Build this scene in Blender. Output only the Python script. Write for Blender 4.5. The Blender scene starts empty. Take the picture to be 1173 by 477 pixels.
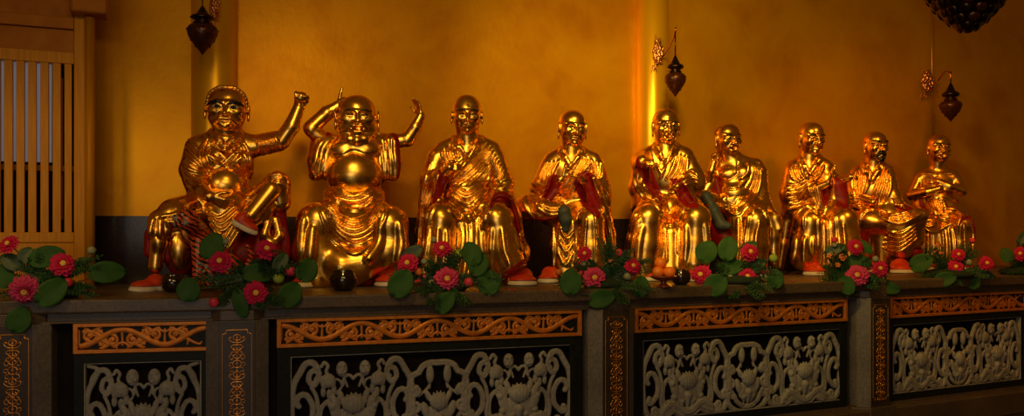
import bpy, bmesh, math, random
import numpy as np
from mathutils import Vector, Matrix

# ------------------------------------------------------------------ camera, light, exposure
SC = bpy.context.scene
COL = SC.collection
F_PX = 1000.0                      # focal length in pixels of the 1173 px wide frame
CX, HY, ZC = 586.5, 268.0, 1.6     # principal column, horizon row, eye height
Z_SLAB = 1.224                     # height of the altar top

cam_d = bpy.data.cameras.new('camera')
cam = bpy.data.objects.new('camera', cam_d); COL.objects.link(cam)
cam_d.sensor_width = 36.0
cam_d.lens = 36.0 * F_PX / 1173.0
cam_d.shift_y = (HY - 238.5) / 1173.0
cam.location = (0, 0, ZC); cam.rotation_euler = (math.pi/2, 0, 0)
SC.camera = cam
SC.view_settings.view_transform = 'Standard'
SC.view_settings.look = 'None'
SC.view_settings.gamma = 1.0
SC.view_settings.use_curve_mapping = False
SC.view_settings.exposure = 0.0

world = bpy.data.worlds.new('world'); SC.world = world; world.use_nodes = True
bg = world.node_tree.nodes['Background']
bg.inputs[0].default_value = (0.62, 0.25, 0.025, 1); bg.inputs[1].default_value = 0.12

def area(name, loc, target, sx, sy, power, color):
    d = bpy.data.lights.new(name, 'AREA'); d.shape = 'RECTANGLE'; d.size = sx; d.size_y = sy
    d.energy = power; d.color = color
    o = bpy.data.objects.new(name, d); COL.objects.link(o); o.location = loc
    o.rotation_euler = (Vector(target) - Vector(loc)).to_track_quat('-Z', 'Y').to_euler()
    return o
def spot(name, loc, target, power, color, size=60, blend=0.6, rad=0.15):
    d = bpy.data.lights.new(name, 'SPOT'); d.energy = power; d.color = color
    d.spot_size = math.radians(size); d.spot_blend = blend; d.shadow_soft_size = rad
    o = bpy.data.objects.new(name, d); COL.objects.link(o); o.location = loc
    o.rotation_euler = (Vector(target) - Vector(loc)).to_track_quat('-Z', 'Y').to_euler()
    return o
WARM = (1.0, 0.60, 0.13)
spot('warm_spot_pillar', (-1.5, 3.0, 3.2), (1.29, 7.9, 2.9), 130, (1.0, 0.66, 0.14), 17, 0.7, 0.1)
spot('warm_spot_lattice', (-2.9, 3.2, 2.6), (-3.0, 6.2, 1.35), 42, (1.0, 0.66, 0.2), 60, 0.9, 0.2)
spot('warm_spot_middle', (0.9, 4.2, 3.9), (2.0, 7.9, 2.5), 300, (1.0, 0.64, 0.13), 85, 0.9, 0.22)
spot('warm_spot_left', (-0.9, 3.6, 3.7), (-0.1, 6.9, 2.0), 125, WARM, 80, 0.9, 0.22)
spot('warm_spot_right', (3.6, 6.0, 3.7), (4.0, 9.2, 1.3), 110, (1.0, 0.33, 0.035), 85, 0.9, 0.22)
area('daylight_entrance', (-1.2, -2.6, 1.6), (0.6, 6.0, 1.2), 3.0, 1.8, 36, (1.0, 0.93, 0.84))
area('warm_hall_lamps', (-0.2, 0.8, 3.6), (0.2, 7.0, 1.0), 2.6, 0.5, 34, (1.0, 0.66, 0.22))
# ------------------------------------------------------------------ tagging
def tag(o, label=None, cat=None, group=None, kind=None):
    if label: o['label'] = label
    if cat: o['category'] = cat
    if group: o['group'] = group
    if kind: o['kind'] = kind
    return o
def empty(name, loc=(0, 0, 0), rz=0.0):
    o = bpy.data.objects.new(name, None); COL.objects.link(o)
    o.empty_display_size = 0.1; o.location = loc; o.rotation_euler = (0, 0, rz)
    return o
def mesh_obj(name, verts, faces, mats, parent=None, smooth=True, loc=None, rz=None, midx=None):
    me = bpy.data.meshes.new(name)
    verts = np.asarray(verts, dtype=np.float32)
    if isinstance(faces, np.ndarray):
        n, k = faces.shape
        me.vertices.add(len(verts)); me.vertices.foreach_set('co', verts.ravel())
        me.loops.add(n*k); me.loops.foreach_set('vertex_index', faces.astype(np.int32).ravel())
        me.polygons.add(n)
        me.polygons.foreach_set('loop_start', np.arange(0, n*k, k, dtype=np.int32))
        me.update(calc_edges=True)
    else:
        me.from_pydata([tuple(map(float, v)) for v in verts], [], [tuple(f) for f in faces]); me.update()
    if not isinstance(mats, (list, tuple)): mats = [mats]
    for m in mats: me.materials.append(m)
    if midx is not None: me.polygons.foreach_set('material_index', np.asarray(midx, dtype=np.int32))
    me.polygons.foreach_set('use_smooth', np.full(len(me.polygons), smooth))
    me.validate()
    o = bpy.data.objects.new(name, me); COL.objects.link(o)
    if parent is not None: o.parent = parent
    if loc is not None: o.location = loc
    if rz is not None: o.rotation_euler = (0, 0, rz)
    return o

# ------------------------------------------------------------------ materials (all procedural)
def new_mat(name):
    m = bpy.data.materials.new(name); m.use_nodes = True
    nt = m.node_tree; b = nt.nodes['Principled BSDF']
    return m, nt, b
def noise_node(nt, scale, detail=4.0, rough=0.5, dist=0.0, stretch=None):
    tc = nt.nodes.new('ShaderNodeTexCoord'); n = nt.nodes.new('ShaderNodeTexNoise')
    n.inputs['Scale'].default_value = scale; n.inputs['Detail'].default_value = detail
    n.inputs['Roughness'].default_value = rough; n.inputs['Distortion'].default_value = dist
    if stretch:
        mp = nt.nodes.new('ShaderNodeMapping'); mp.inputs['Scale'].default_value = stretch
        nt.links.new(tc.outputs['Object'], mp.inputs[0]); nt.links.new(mp.outputs[0], n.inputs['Vector'])
    else: nt.links.new(tc.outputs['Object'], n.inputs['Vector'])
    return n
def ramp(nt, src, stops):
    r = nt.nodes.new('ShaderNodeValToRGB'); e = r.color_ramp.elements
    while len(e) < len(stops): e.new(0.5)
    for el, (p, c) in zip(e, stops): el.position = p; el.color = (*c, 1)
    nt.links.new(src, r.inputs[0]); return r
def bump(nt, b, src, strength, dist=0.01):
    bp = nt.nodes.new('ShaderNodeBump'); bp.inputs['Strength'].default_value = strength
    bp.inputs['Distance'].default_value = dist
    nt.links.new(src, bp.inputs['Height']); nt.links.new(bp.outputs[0], b.inputs['Normal'])
def simple(name, c1, c2, rough=0.5, metal=0.0, scale=12.0, bmp=0.0, spec=0.5, coat=0.0, rough2=None, stretch=None, dist=0.01):
    m, nt, b = new_mat(name)
    n = noise_node(nt, scale, stretch=stretch)
    r = ramp(nt, n.outputs['Fac'], [(0.3, c1), (0.7, c2)])
    nt.links.new(r.outputs[0], b.inputs['Base Color'])
    b.inputs['Metallic'].default_value = metal; b.inputs['Roughness'].default_value = rough
    b.inputs['Specular IOR Level'].default_value = spec
    b.inputs['Coat Weight'].default_value = coat; b.inputs['Coat Roughness'].default_value = 0.15
    if rough2 is not None:
        mr = nt.nodes.new('ShaderNodeMapRange'); mr.inputs[3].default_value = rough; mr.inputs[4].default_value = rough2
        nt.links.new(n.outputs['Fac'], mr.inputs[0]); nt.links.new(mr.outputs[0], b.inputs['Roughness'])
    if bmp: bump(nt, b, n.outputs['Fac'], bmp, dist)
    return m
M = {}
M['gold'] = simple('gold_leaf', (0.86, 0.42, 0.055), (1.0, 0.58, 0.11), 0.2, 1.0, 16.0, 0.04, rough2=0.34, dist=0.01)
M['red'] = simple('red_lining', (0.17, 0.002, 0.002), (0.25, 0.003, 0.003), 0.45, 0.0, 20.0, 0.1, spec=0.3)
M['shoe'] = simple('orange_red_shoe', (0.50, 0.028, 0.006), (0.60, 0.05, 0.01), 0.4, 0.0, 14.0, 0.1, spec=0.4)
M['sole'] = simple('cream_sole', (0.55, 0.46, 0.36), (0.72, 0.64, 0.54), 0.6, 0.0, 20.0, 0.1)
M['black'] = simple('black_paint', (0.006, 0.005, 0.004), (0.012, 0.01, 0.008), 0.4, 0.0, 30.0)
M['eyewhite'] = simple('eye_white', (0.5, 0.42, 0.3), (0.6, 0.52, 0.4), 0.25, 0.0, 30.0)
M['greycloth'] = simple('grey_green_stocking', (0.035, 0.045, 0.045), (0.06, 0.075, 0.07), 0.6, 0.0, 30.0, 0.2)
M['granite'] = simple('dark_granite', (0.016, 0.008, 0.009), (0.04, 0.022, 0.026), 0.22, 0.0, 60.0, 0.03)
def stone_mat(name, c1, c2, rough, sc=70.0, bm=0.25):
    m, nt, b = new_mat(name)
    n = noise_node(nt, sc, 6.0, 0.7); n2 = noise_node(nt, 2.3, 4.0, 0.6)
    r = ramp(nt, n.outputs['Fac'], [(0.35, c1), (0.65, c2)])
    r2 = ramp(nt, n2.outputs['Fac'], [(0.3, (0.55, 0.52, 0.5)), (0.7, (1, 1, 1))])
    mx = nt.nodes.new('ShaderNodeMix'); mx.data_type = 'RGBA'; mx.blend_type = 'MULTIPLY'; mx.inputs[0].default_value = 1.0
    nt.links.new(r.outputs[0], mx.inputs[6]); nt.links.new(r2.outputs[0], mx.inputs[7])
    nt.links.new(mx.outputs[2], b.inputs['Base Color']); b.inputs['Roughness'].default_value = rough
    bump(nt, b, n.outputs['Fac'], bm, 0.004)
    return m
M['stone'] = stone_mat('grey_brown_granite', (0.085, 0.056, 0.038), (0.17, 0.12, 0.085), 0.42)
M['stonecool'] = stone_mat('grey_granite_post', (0.13, 0.115, 0.11), (0.24, 0.215, 0.205), 0.5)
M['carved'] = stone_mat('carved_grey_stone', (0.27, 0.265, 0.26), (0.42, 0.41, 0.40), 0.75, 45.0, 0.35)
M['blackframe'] = simple('black_polished_frame', (0.006, 0.007, 0.006), (0.012, 0.014, 0.012), 0.5, 0.0, 30.0, spec=0.2)
M['gilt'] = simple('copper_gilt_paint', (0.55, 0.17, 0.02), (0.75, 0.25, 0.03), 0.5, 0.45, 30.0, 0.2, dist=0.004)
M['giltline'] = simple('gilt_carving', (0.75, 0.30, 0.06), (0.9, 0.42, 0.10), 0.3, 0.9, 30.0, 0.2, dist=0.004)

# ------------------------------------------------------------------ implicit surface engine
def _n(v): v = np.asarray(v, float); return v / (np.linalg.norm(v) + 1e-9)
def sd_cap(p, a, b, ra, rb):
    ab = b - a; L2 = float(ab @ ab) + 1e-9
    q = p - a
    t = np.minimum(np.maximum((q @ ab) / L2, 0), 1)
    d = q - t[:, None]*ab
    return np.sqrt(np.einsum('ij,ij->i', d, d)) - (ra + (rb - ra)*t)
def sd_ell(p, c, r, R):
    q = (p - c) @ R if R is not None else (p - c)
    a = q / r; k0 = np.sqrt(np.einsum('ij,ij->i', a, a)) + 1e-6
    b = a / r; k1 = np.sqrt(np.einsum('ij,ij->i', b, b)) + 1e-6
    return k0*(k0 - 1.0)/k1
def sd_box(p, c, r, R, rd):
    q = (p - c) @ R if R is not None else (p - c)
    q = np.abs(q) - (r - rd)
    return np.linalg.norm(np.maximum(q, 0), axis=1) + np.minimum(q.max(axis=1), 0) - rd
def smin(a, b, k):
    if k <= 0: return np.minimum(a, b)
    h = np.maximum(k - np.abs(a - b), 0) / k
    return np.minimum(a, b) - h*h*k*0.25
class Sdf:
    """Ordered list of solids joined or carved smoothly."""
    def __init__(s): s.pr = []
    def add(s, kind, par, lo, hi, k, sub): s.pr.append((kind, par, np.array(lo, float), np.array(hi, float), k, sub))
    def cap(s, a, b, ra, rb=None, k=2.0, sub=False):
        a = np.array(a, float); b = np.array(b, float); rb = ra if rb is None else rb; r = max(ra, rb)
        s.add('c', (a, b, ra, rb), np.minimum(a, b) - r, np.maximum(a, b) + r, k, sub); return s
    def sph(s, a, r, k=2.0, sub=False): return s.cap(a, np.array(a, float) + [0, 0, 1e-3], r, r, k, sub)
    def ell(s, c, r, k=2.0, sub=False, R=None):
        c = np.array(c, float); r = np.array(r, float)
        m = np.abs(R) @ r if R is not None else r
        s.add('e', (c, r, R), c - m, c + m, k, sub); return s
    def box(s, c, r, rd=1.0, k=1.0, sub=False, R=None):
        c = np.array(c, float); r = np.array(r, float); m = np.abs(R) @ r if R is not None else r
        s.add('b', (c, r, R, rd), c - m, c + m, k, sub); return s
    def chain(s, pts, rad, k=1.0, sub=False):
        rad = [rad]*len(pts) if np.isscalar(rad) else rad
        for i in range(len(pts) - 1): s.cap(pts[i], pts[i+1], rad[i], rad[i+1], k, sub)
        return s
    def copy(s): t = Sdf(); t.pr = list(s.pr); return t
    @staticmethod
    def ev(kind, par, p):
        if kind == 'c': return sd_cap(p, *par)
        if kind == 'e': return sd_ell(p, *par)
        return sd_box(p, *par)
    def eval(s, p):
        F = np.full(len(p), 1e3)
        for kind, par, lo, hi, k, sub in s.pr:
            d = s.ev(kind, par, p)
            F = -smin(-F, d, k) if sub else smin(F, d, k)
        return F
    def march(s, o, dr, t0, t1, it=80, f=0.7):
        a, b = o + dr*t0, o + dr*t1
        lo = np.minimum(a, b).min(0) - 8; hi = np.maximum(a, b).max(0) + 8
        full = s.pr; s = Sdf(); s.pr = [q for q in full if (q[2] < hi).all() and (q[3] > lo).all()]
        t = np.full(len(dr), float(t0)); done = np.zeros(len(dr), bool); act = np.arange(len(dr))
        lo, hi = None, None
        for _ in range(it):
            if not len(act): break
            F = s.eval(o + dr[act]*t[act][:, None])
            hit = F < 0.1
            done[act[hit]] = True
            act = act[~hit]; t[act] += np.maximum(F[~hit]*f, 0.08)
            act = act[t[act] < t1]
        return t, done
    def mesh(s, h):
        """surface nets over the blocks the surface passes through"""
        lo = np.min([q[2] for q in s.pr if not q[5]], axis=0) - 3*h
        hi = np.max([q[3] for q in s.pr if not q[5]], axis=0) + 3*h
        B = 8
        nb = np.ceil((hi - lo)/(B*h)).astype(int) + 1
        bi = np.stack(np.meshgrid(*[np.arange(n) for n in nb], indexing='ij'), -1).reshape(-1, 3)
        cen = lo + (bi + 0.5)*B*h - 0.5*h
        half = B*h*0.5*math.sqrt(3)
        # coarse field with culling
        Fc = np.full(len(cen), 1e3)
        for kind, par, plo, phi, k, sub in s.pr:
            mg = half*2 + k
            ix = np.nonzero(((cen > plo - mg) & (cen < phi + mg)).all(1))[0]
            if len(ix) == 0: continue
            d = s.ev(kind, par, cen[ix]); f = Fc[ix]
            Fc[ix] = -smin(-f, d, k) if sub else smin(f, d, k)
        act = np.nonzero(np.abs(Fc) < half*1.5 + 1.0)[0]
        off = np.stack(np.meshgrid(*[np.arange(B)]*3, indexing='ij'), -1).reshape(-1, 3)*h
        base = lo + bi[act]*B*h
        Fa = np.full((len(act), B**3), 1e3, dtype=np.float32)
        bc = cen[act]
        for kind, par, plo, phi, k, sub in s.pr:
            mg = half + k + 1.5*h
            ix = np.nonzero(((bc > plo - mg) & (bc < phi + mg)).all(1))[0]
            if len(ix) == 0: continue
            P = (base[ix][:, None, :] + off[None]).reshape(-1, 3)
            d = s.ev(kind, par, P).astype(np.float32).reshape(len(ix), -1); f = Fa[ix]
            Fa[ix] = -smin(-f, d, k) if sub else smin(f, d, k)
        G = np.repeat(np.repeat(np.repeat(Fc.astype(np.float32).reshape(nb), B, 0), B, 1), B, 2)
        G6 = G.reshape(nb[0], B, nb[1], B, nb[2], B)
        a = bi[act]
        G6[a[:, 0], :, a[:, 1], :, a[:, 2], :] = Fa.reshape(-1, B, B, B)
        G = G6.reshape(nb*B)
        return surface_nets(G, h, lo)
def surface_nets(G, h, lo):
    ins = G < 0
    c = ins[:-1, :-1, :-1].astype(np.int8)
    for dx in (0, 1):
        for dy in (0, 1):
            for dz in (0, 1):
                if dx+dy+dz: c += ins[dx:ins.shape[0]-1+dx, dy:ins.shape[1]-1+dy, dz:ins.shape[2]-1+dz]
    idx = np.argwhere((c > 0) & (c < 8)).astype(np.int32)
    del c
    vid = np.full(np.array(G.shape) - 1, -1, np.int32)
    vid[idx[:, 0], idx[:, 1], idx[:, 2]] = np.arange(len(idx))
    corn = np.array([[i, j, k] for i in (0, 1) for j in (0, 1) for k in (0, 1)])
    V = np.stack([G[idx[:, 0]+q[0], idx[:, 1]+q[1], idx[:, 2]+q[2]] for q in corn], 1)
    acc = np.zeros((len(idx), 3)); cnt = np.zeros(len(idx))
    for i in range(8):
        for j in range(i+1, 8):
            if np.abs(corn[i]-corn[j]).sum() != 1: continue
            a, b = V[:, i], V[:, j]; m = (a < 0) != (b < 0)
            t = np.where(m, a/np.where(m, a-b, 1), 0)
            pt = corn[i] + t[:, None]*(corn[j]-corn[i])
            acc += np.where(m[:, None], pt, 0); cnt += m
    verts = lo + (idx + acc/np.maximum(cnt, 1)[:, None])*h
    quads = []
    for ax in range(3):
        u, v = [(1, 2), (2, 0), (0, 1)][ax]
        sl0 = [slice(None)]*3; sl1 = [slice(None)]*3
        sl0[ax] = slice(0, -1); sl1[ax] = slice(1, None)
        A = ins[tuple(sl0)]; Bb = ins[tuple(sl1)]
        e = np.argwhere(A != Bb)
        e = e[(e[:, u] > 0) & (e[:, v] > 0) & (e[:, u] < G.shape[u]-1) & (e[:, v] < G.shape[v]-1)]
        flip = A[e[:, 0], e[:, 1], e[:, 2]]
        def cell(du, dv):
            q = e.copy(); q[:, u] -= du; q[:, v] -= dv
            return vid[q[:, 0], q[:, 1], q[:, 2]]
        c00, c10, c11, c01 = cell(1, 1), cell(0, 1), cell(0, 0), cell(1, 0)
        f = np.stack([c00, c10, c11, c01], 1)
        f[~flip] = f[~flip][:, ::-1]
        quads.append(f)
    q = np.concatenate(quads); q = q[(q >= 0).all(1)]
    return verts, q
def relax(v, q, it=1, lam=0.5):
    n = len(v)
    e = np.concatenate([q[:, [0, 1]], q[:, [1, 2]], q[:, [2, 3]], q[:, [3, 0]]])
    cnt = np.bincount(e[:, 0], minlength=n) + np.bincount(e[:, 1], minlength=n)
    for _ in range(it):
        s = np.stack([np.bincount(e[:, 0], v[e[:, 1], k], n) + np.bincount(e[:, 1], v[e[:, 0], k], n) for k in range(3)], 1)
        v = v + lam*(s/np.maximum(cnt, 1)[:, None] - v)
    return v
def crom(pts, step):
    pts = np.array(pts, float)
    if len(pts) < 3:
        n = max(2, int(np.linalg.norm(pts[-1]-pts[0])/step)+1)
        return pts[0] + (pts[-1]-pts[0])*np.linspace(0, 1, n)[:, None]
    P = np.vstack([2*pts[0]-pts[1], pts, 2*pts[-1]-pts[-2]]); out = []
    for i in range(1, len(P)-2):
        n = max(2, int(math.ceil(np.linalg.norm(P[i+1]-P[i])/step)))
        t = np.linspace(0, 1, n, endpoint=False)[:, None]
        p0, p1, p2, p3 = P[i-1], P[i], P[i+1], P[i+2]
        out.append(0.5*((2*p1)+(-p0+p2)*t+(2*p0-5*p1+4*p2-p3)*t*t+(-p0+3*p1-3*p2+p3)*t**3))
    out.append(pts[-1:]); return np.vstack(out)
def rotm(yaw=0, pitch=0, roll=0):
    """columns are the turned axes; yaw>0 turns the face to picture right, pitch>0 looks down, roll>0 leans head to the right"""
    return np.array(Matrix.Rotation(math.radians(yaw), 3, 'Z') @ Matrix.Rotation(math.radians(pitch), 3, 'X') @ Matrix.Rotation(math.radians(roll), 3, 'Y'))
# ------------------------------------------------------------------ the place: walls, pillars, lattice
def ray(px, py, Y): return np.array([(px-CX)/F_PX*Y, Y, ZC + (HY-py)/F_PX*Y])
def offset(line, d):
    """plan polyline moved towards the viewer by d"""
    L = [np.array(p, float) for p in line]; out = []
    for i, p in enumerate(L):
        ns = []
        for a, b in ((i-1, i), (i, i+1)):
            if a >= 0 and b < len(L): t = _n(L[b]-L[a]); ns.append(np.array([t[1], -t[0]]))
        m = _n(sum(ns)); out.append(p + m*d/max(m @ ns[0], .3))
    return out
def prism(name, front, back, z0, z1, mat, parent=None, bevel=0.0, smooth=False):
    """solid strip between two plan polylines of equal length"""
    n = len(front); V = []
    for z in (z0, z1):
        V += [(p[0], p[1], z) for p in front] + [(p[0], p[1], z) for p in back]
    F = []; m = 2*n
    for i in range(n-1):
        F.append((i+1, i, n+i, n+i+1)); F.append((m+i, m+i+1, m+n+i+1, m+n+i))
        F.append((i, i+1, m+i+1, m+i)); F.append((n+i+1, n+i, m+n+i, m+n+i+1))
    F.append((0, m, m+n, n)); F.append((n-1, 2*n-1, m+2*n-1, m+n-1))
    o = mesh_obj(name, V, F, mat, parent, smooth)
    if bevel:
        b = o.modifiers.new('bevel', 'BEVEL'); b.width = bevel; b.segments = 3; b.limit_method = 'ANGLE'
    return o
def box(name, c, dims, mat, parent=None, rz=0.0, bevel=0.0):
    x, y, z = [q/2 for q in dims]
    V = [(a*x, b*y, d*z) for a in (-1, 1) for b in (-1, 1) for d in (-1, 1)]
    F = [(0, 1, 3, 2), (4, 6, 7, 5), (0, 4, 5, 1), (2, 3, 7, 6), (0, 2, 6, 4), (1, 5, 7, 3)]
    o = mesh_obj(name, V, F, mat, parent, False, loc=tuple(c), rz=rz)
    if bevel:
        b = o.modifiers.new('bevel', 'BEVEL'); b.width = bevel; b.segments = 3
    return o
def lathe(name, prof, mat, parent=None, n=40, loc=(0, 0, 0), flute=None):
    V = []; F = []
    for i, (r, z) in enumerate(prof):
        for j in range(n):
            a = 2*math.pi*j/n; q = r*(1 + (flute(a, i) if flute else 0))
            V.append((q*math.cos(a), q*math.sin(a), z))
    for i in range(len(prof)-1):
        for j in range(n): F.append((i*n+j, i*n+(j+1) % n, (i+1)*n+(j+1) % n, (i+1)*n+j))
    F.append(tuple(range(n))[::-1]); F.append(tuple((len(prof)-1)*n+j for j in range(n)))
    return mesh_obj(name, V, F, mat, parent, True, loc=loc)
def tube(name, pts, r, mat, parent=None, n=8, loc=None):
    P = [np.array(p, float) for p in pts]; R = [r]*len(P) if np.isscalar(r) else r; V = []; F = []
    up = np.array([0, 0, 1.0])
    for i, p in enumerate(P):
        t = _n(P[min(i+1, len(P)-1)] - P[max(i-1, 0)])
        u = np.cross(t, up if abs(t[2]) < .95 else np.array([1.0, 0, 0])); u = _n(u); w = np.cross(t, u)
        for j in range(n): a = 2*math.pi*j/n; V.append(p + R[i]*(u*math.cos(a) + w*math.sin(a)))
    for i in range(len(P)-1):
        for j in range(n): F.append((i*n+j, i*n+(j+1) % n, (i+1)*n+(j+1) % n, (i+1)*n+j))
    F.append(tuple(range(n))[::-1]); F.append(tuple((len(P)-1)*n+j for j in range(n)))
    return mesh_obj(name, V, F, mat, parent, True, loc=loc)

def wall_mat():
    m, nt, b = new_mat('gold_painted_plaster')
    n = noise_node(nt, 1.6, 6, 0.6, 0.4); n2 = noise_node(nt, 22.0, 5, 0.6)
    r = ramp(nt, n.outputs['Fac'], [(0.3, (0.64, 0.25, 0.001)), (0.5, (0.78, 0.35, 0.002)), (0.7, (0.86, 0.43, 0.003))])
    nt.links.new(r.outputs[0], b.inputs['Base Color'])
    b.inputs['Metallic'].default_value = 0.4; b.inputs['Roughness'].default_value = 0.42; b.inputs['Specular IOR Level'].default_value = 0.2
    bump(nt, b, n2.outputs['Fac'], 0.06, 0.02); return m
M['wall'] = wall_mat()
M['pillar'] = simple('gold_lacquer_pillar', (0.92, 0.47, 0.004), (0.98, 0.54, 0.006), 0.34, 0.5, 3.0, 0.02)
M['lattice'] = simple('ochre_painted_wood', (0.50, 0.20, 0.003), (0.66, 0.27, 0.005), 0.45, 0.1, 8.0, 0.1, spec=0.2, stretch=(8, 8, .6))
M['latticedark'] = simple('brown_ochre_wood', (0.34, 0.10, 0.001), (0.44, 0.15, 0.002), 0.4, 0.1, 8.0, 0.1, spec=0.15)
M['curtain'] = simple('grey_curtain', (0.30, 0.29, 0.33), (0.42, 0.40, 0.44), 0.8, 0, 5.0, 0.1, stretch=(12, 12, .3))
_c = M['curtain'].node_tree.nodes['Principled BSDF']; _c.inputs['Emission Color'].default_value = (.5, .5, .62, 1); _c.inputs['Emission Strength'].default_value = .16   # cloth itself glows faintly, standing in for daylight coming through it
M['dark'] = simple('recess_shade_black', (0.01, 0.006, 0.006), (0.016, 0.01, 0.01), 0.8, 0, 5.0, spec=0.1)  # near-black colour stands in for the shade in deep hollows
M['floor'] = stone_mat('dark_floor_stone', (0.05, 0.04, 0.035), (0.08, 0.065, 0.055), 0.3, 12, .1)

WL = [(-4.6, 6.29), (-2.30, 6.75), (1.29, 8.05), (4.68, 9.75), (7.6, 11.3)]
wf = offset(WL, 0.0); wb = offset(WL, -0.2)
for i, nm in enumerate(('wall_left', 'wall_back', 'wall_right', 'wall_end')):
    tag(prism(nm, wf[i:i+2], wb[i:i+2], 0.0, 5.2, M['wall']), kind='structure')
df = offset(WL, 0.025)
for i, nm in enumerate(('baseboard_left', 'baseboard_back', 'baseboard_right')):
    tag(prism(nm, df[i:i+2], wf[i:i+2], Z_SLAB if False else 1.0, 1.735, M['granite']), kind='structure')
tag(prism('floor', [(-7, -4), (10, -4)], [(-7, 12.5), (10, 12.5)], -0.1, 0.0, M['floor']), kind='structure')

# round pillars standing against the wall
for px, Y, rr, lab in ((246, 6.70, 0.17, 'round gold pillar behind the glaring statue on the left'), (747.5, 8.0, 0.146, 'round gold pillar with a hanging lamp, behind the middle statues')):
    c = ray(px, HY, Y)
    o = lathe('pillar', [(rr, 0.0), (rr, 1.0), (rr, 2.5), (rr, 5.2)], M['pillar'], n=72, loc=(c[0], c[1], 0))
    tag(o, lab, 'pillar')
# painted seam line running down the wall where the right wall turns
o = tube('wall_cord', [ray(1067, -30, 9.66), ray(1067.5, 60, 9.66), ray(1068, 160, 9.66)], 0.005, simple('thin_gold_cord', (.8, .4, .1), (.9, .5, .15), .3, .9), n=6)
tag(o, 'thin golden cord hanging straight down the right wall', 'cord')

# lattice window at the left end
LA = ray(-70, HY, 5.78); LB = ray(98, HY, 6.12)
lt = _n((LB-LA)[:2]); ln = np.array([lt[1], -lt[0]]); lrz = math.atan2(lt[1], lt[0])
def lat_u(px):      # distance from LA along the lattice plane where the ray of a column meets it
    k = (px-CX)/F_PX; return (k*LA[1]-LA[0])/(lt[0]-k*lt[1])
win = empty('window_1', (LA[0], LA[1], 0), lrz); tag(win, kind='structure')
uE = lat_u(98); uI = lat_u(85)
def lbox(nm, u0, u1, z0, z1, y0, y1, mat, bv=.004): return box(nm, ((u0+u1)/2, (y0+y1)/2, (z0+z1)/2), (u1-u0, y1-y0, z1-z0), mat, win, 0, bv)
lbox('window_frame', uI, uE, 1.1, 4.2, -.03, .05, M['lattice'])
lbox('window_frame', 0, uI, 2.78, 2.86, -.03, .05, M['lattice']); lbox('head_panel', 0, uI, 2.86, 3.02, 0, .05, M['latticedark']); lbox('window_frame', 0, uI, 3.02, 3.10, -.04, .05, M['latticedark'])
lbox('head_panel', 0, uI, 3.10, 4.2, 0.01, .05, M['latticedark'])
lbox('window_frame', 0, uI, 1.54, 1.61, -.03, .05, M['lattice']); lbox('sill_panel', 0, uI, 1.1, 1.54, -.015, .05, M['lattice'])
for xa, xb in ((-36, -27), (-22, -13), (-9, 1), (5, 15), (19, 28.5), (32.5, 42), (46.5, 56), (60.5, 70), (74, 82.5)):
    lbox('lattice_bar', lat_u(xa), lat_u(xb), 1.60, 2.79, -.02, .025, M['lattice'], .003)
lbox('back_rail', 0, uI, 2.04, 2.08, .10, .13, M['lattice'])
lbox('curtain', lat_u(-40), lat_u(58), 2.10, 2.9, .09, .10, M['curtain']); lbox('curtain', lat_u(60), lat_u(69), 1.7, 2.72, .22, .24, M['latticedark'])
lbox('dark_backing', -.2, uE, 1.1, 2.95, .3, .32, M['dark'], 0)  # opaque board, dimness behind the lattice put into its colour
c = ray(103, HY, 6.06)
po = empty('corner_post', (c[0], c[1], 0)); tag(po, 'slim round ochre post with a square cap beside the lattice window', 'post')
lathe('shaft', [(.033, 1.224), (.033, 3.10)], M['lattice'], po, 28)
box('cap', (0, 0, 3.36), (.24, .22, .5), M['latticedark'], po, lrz, .02)
# ------------------------------------------------------------------ seated gilded figures

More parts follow.
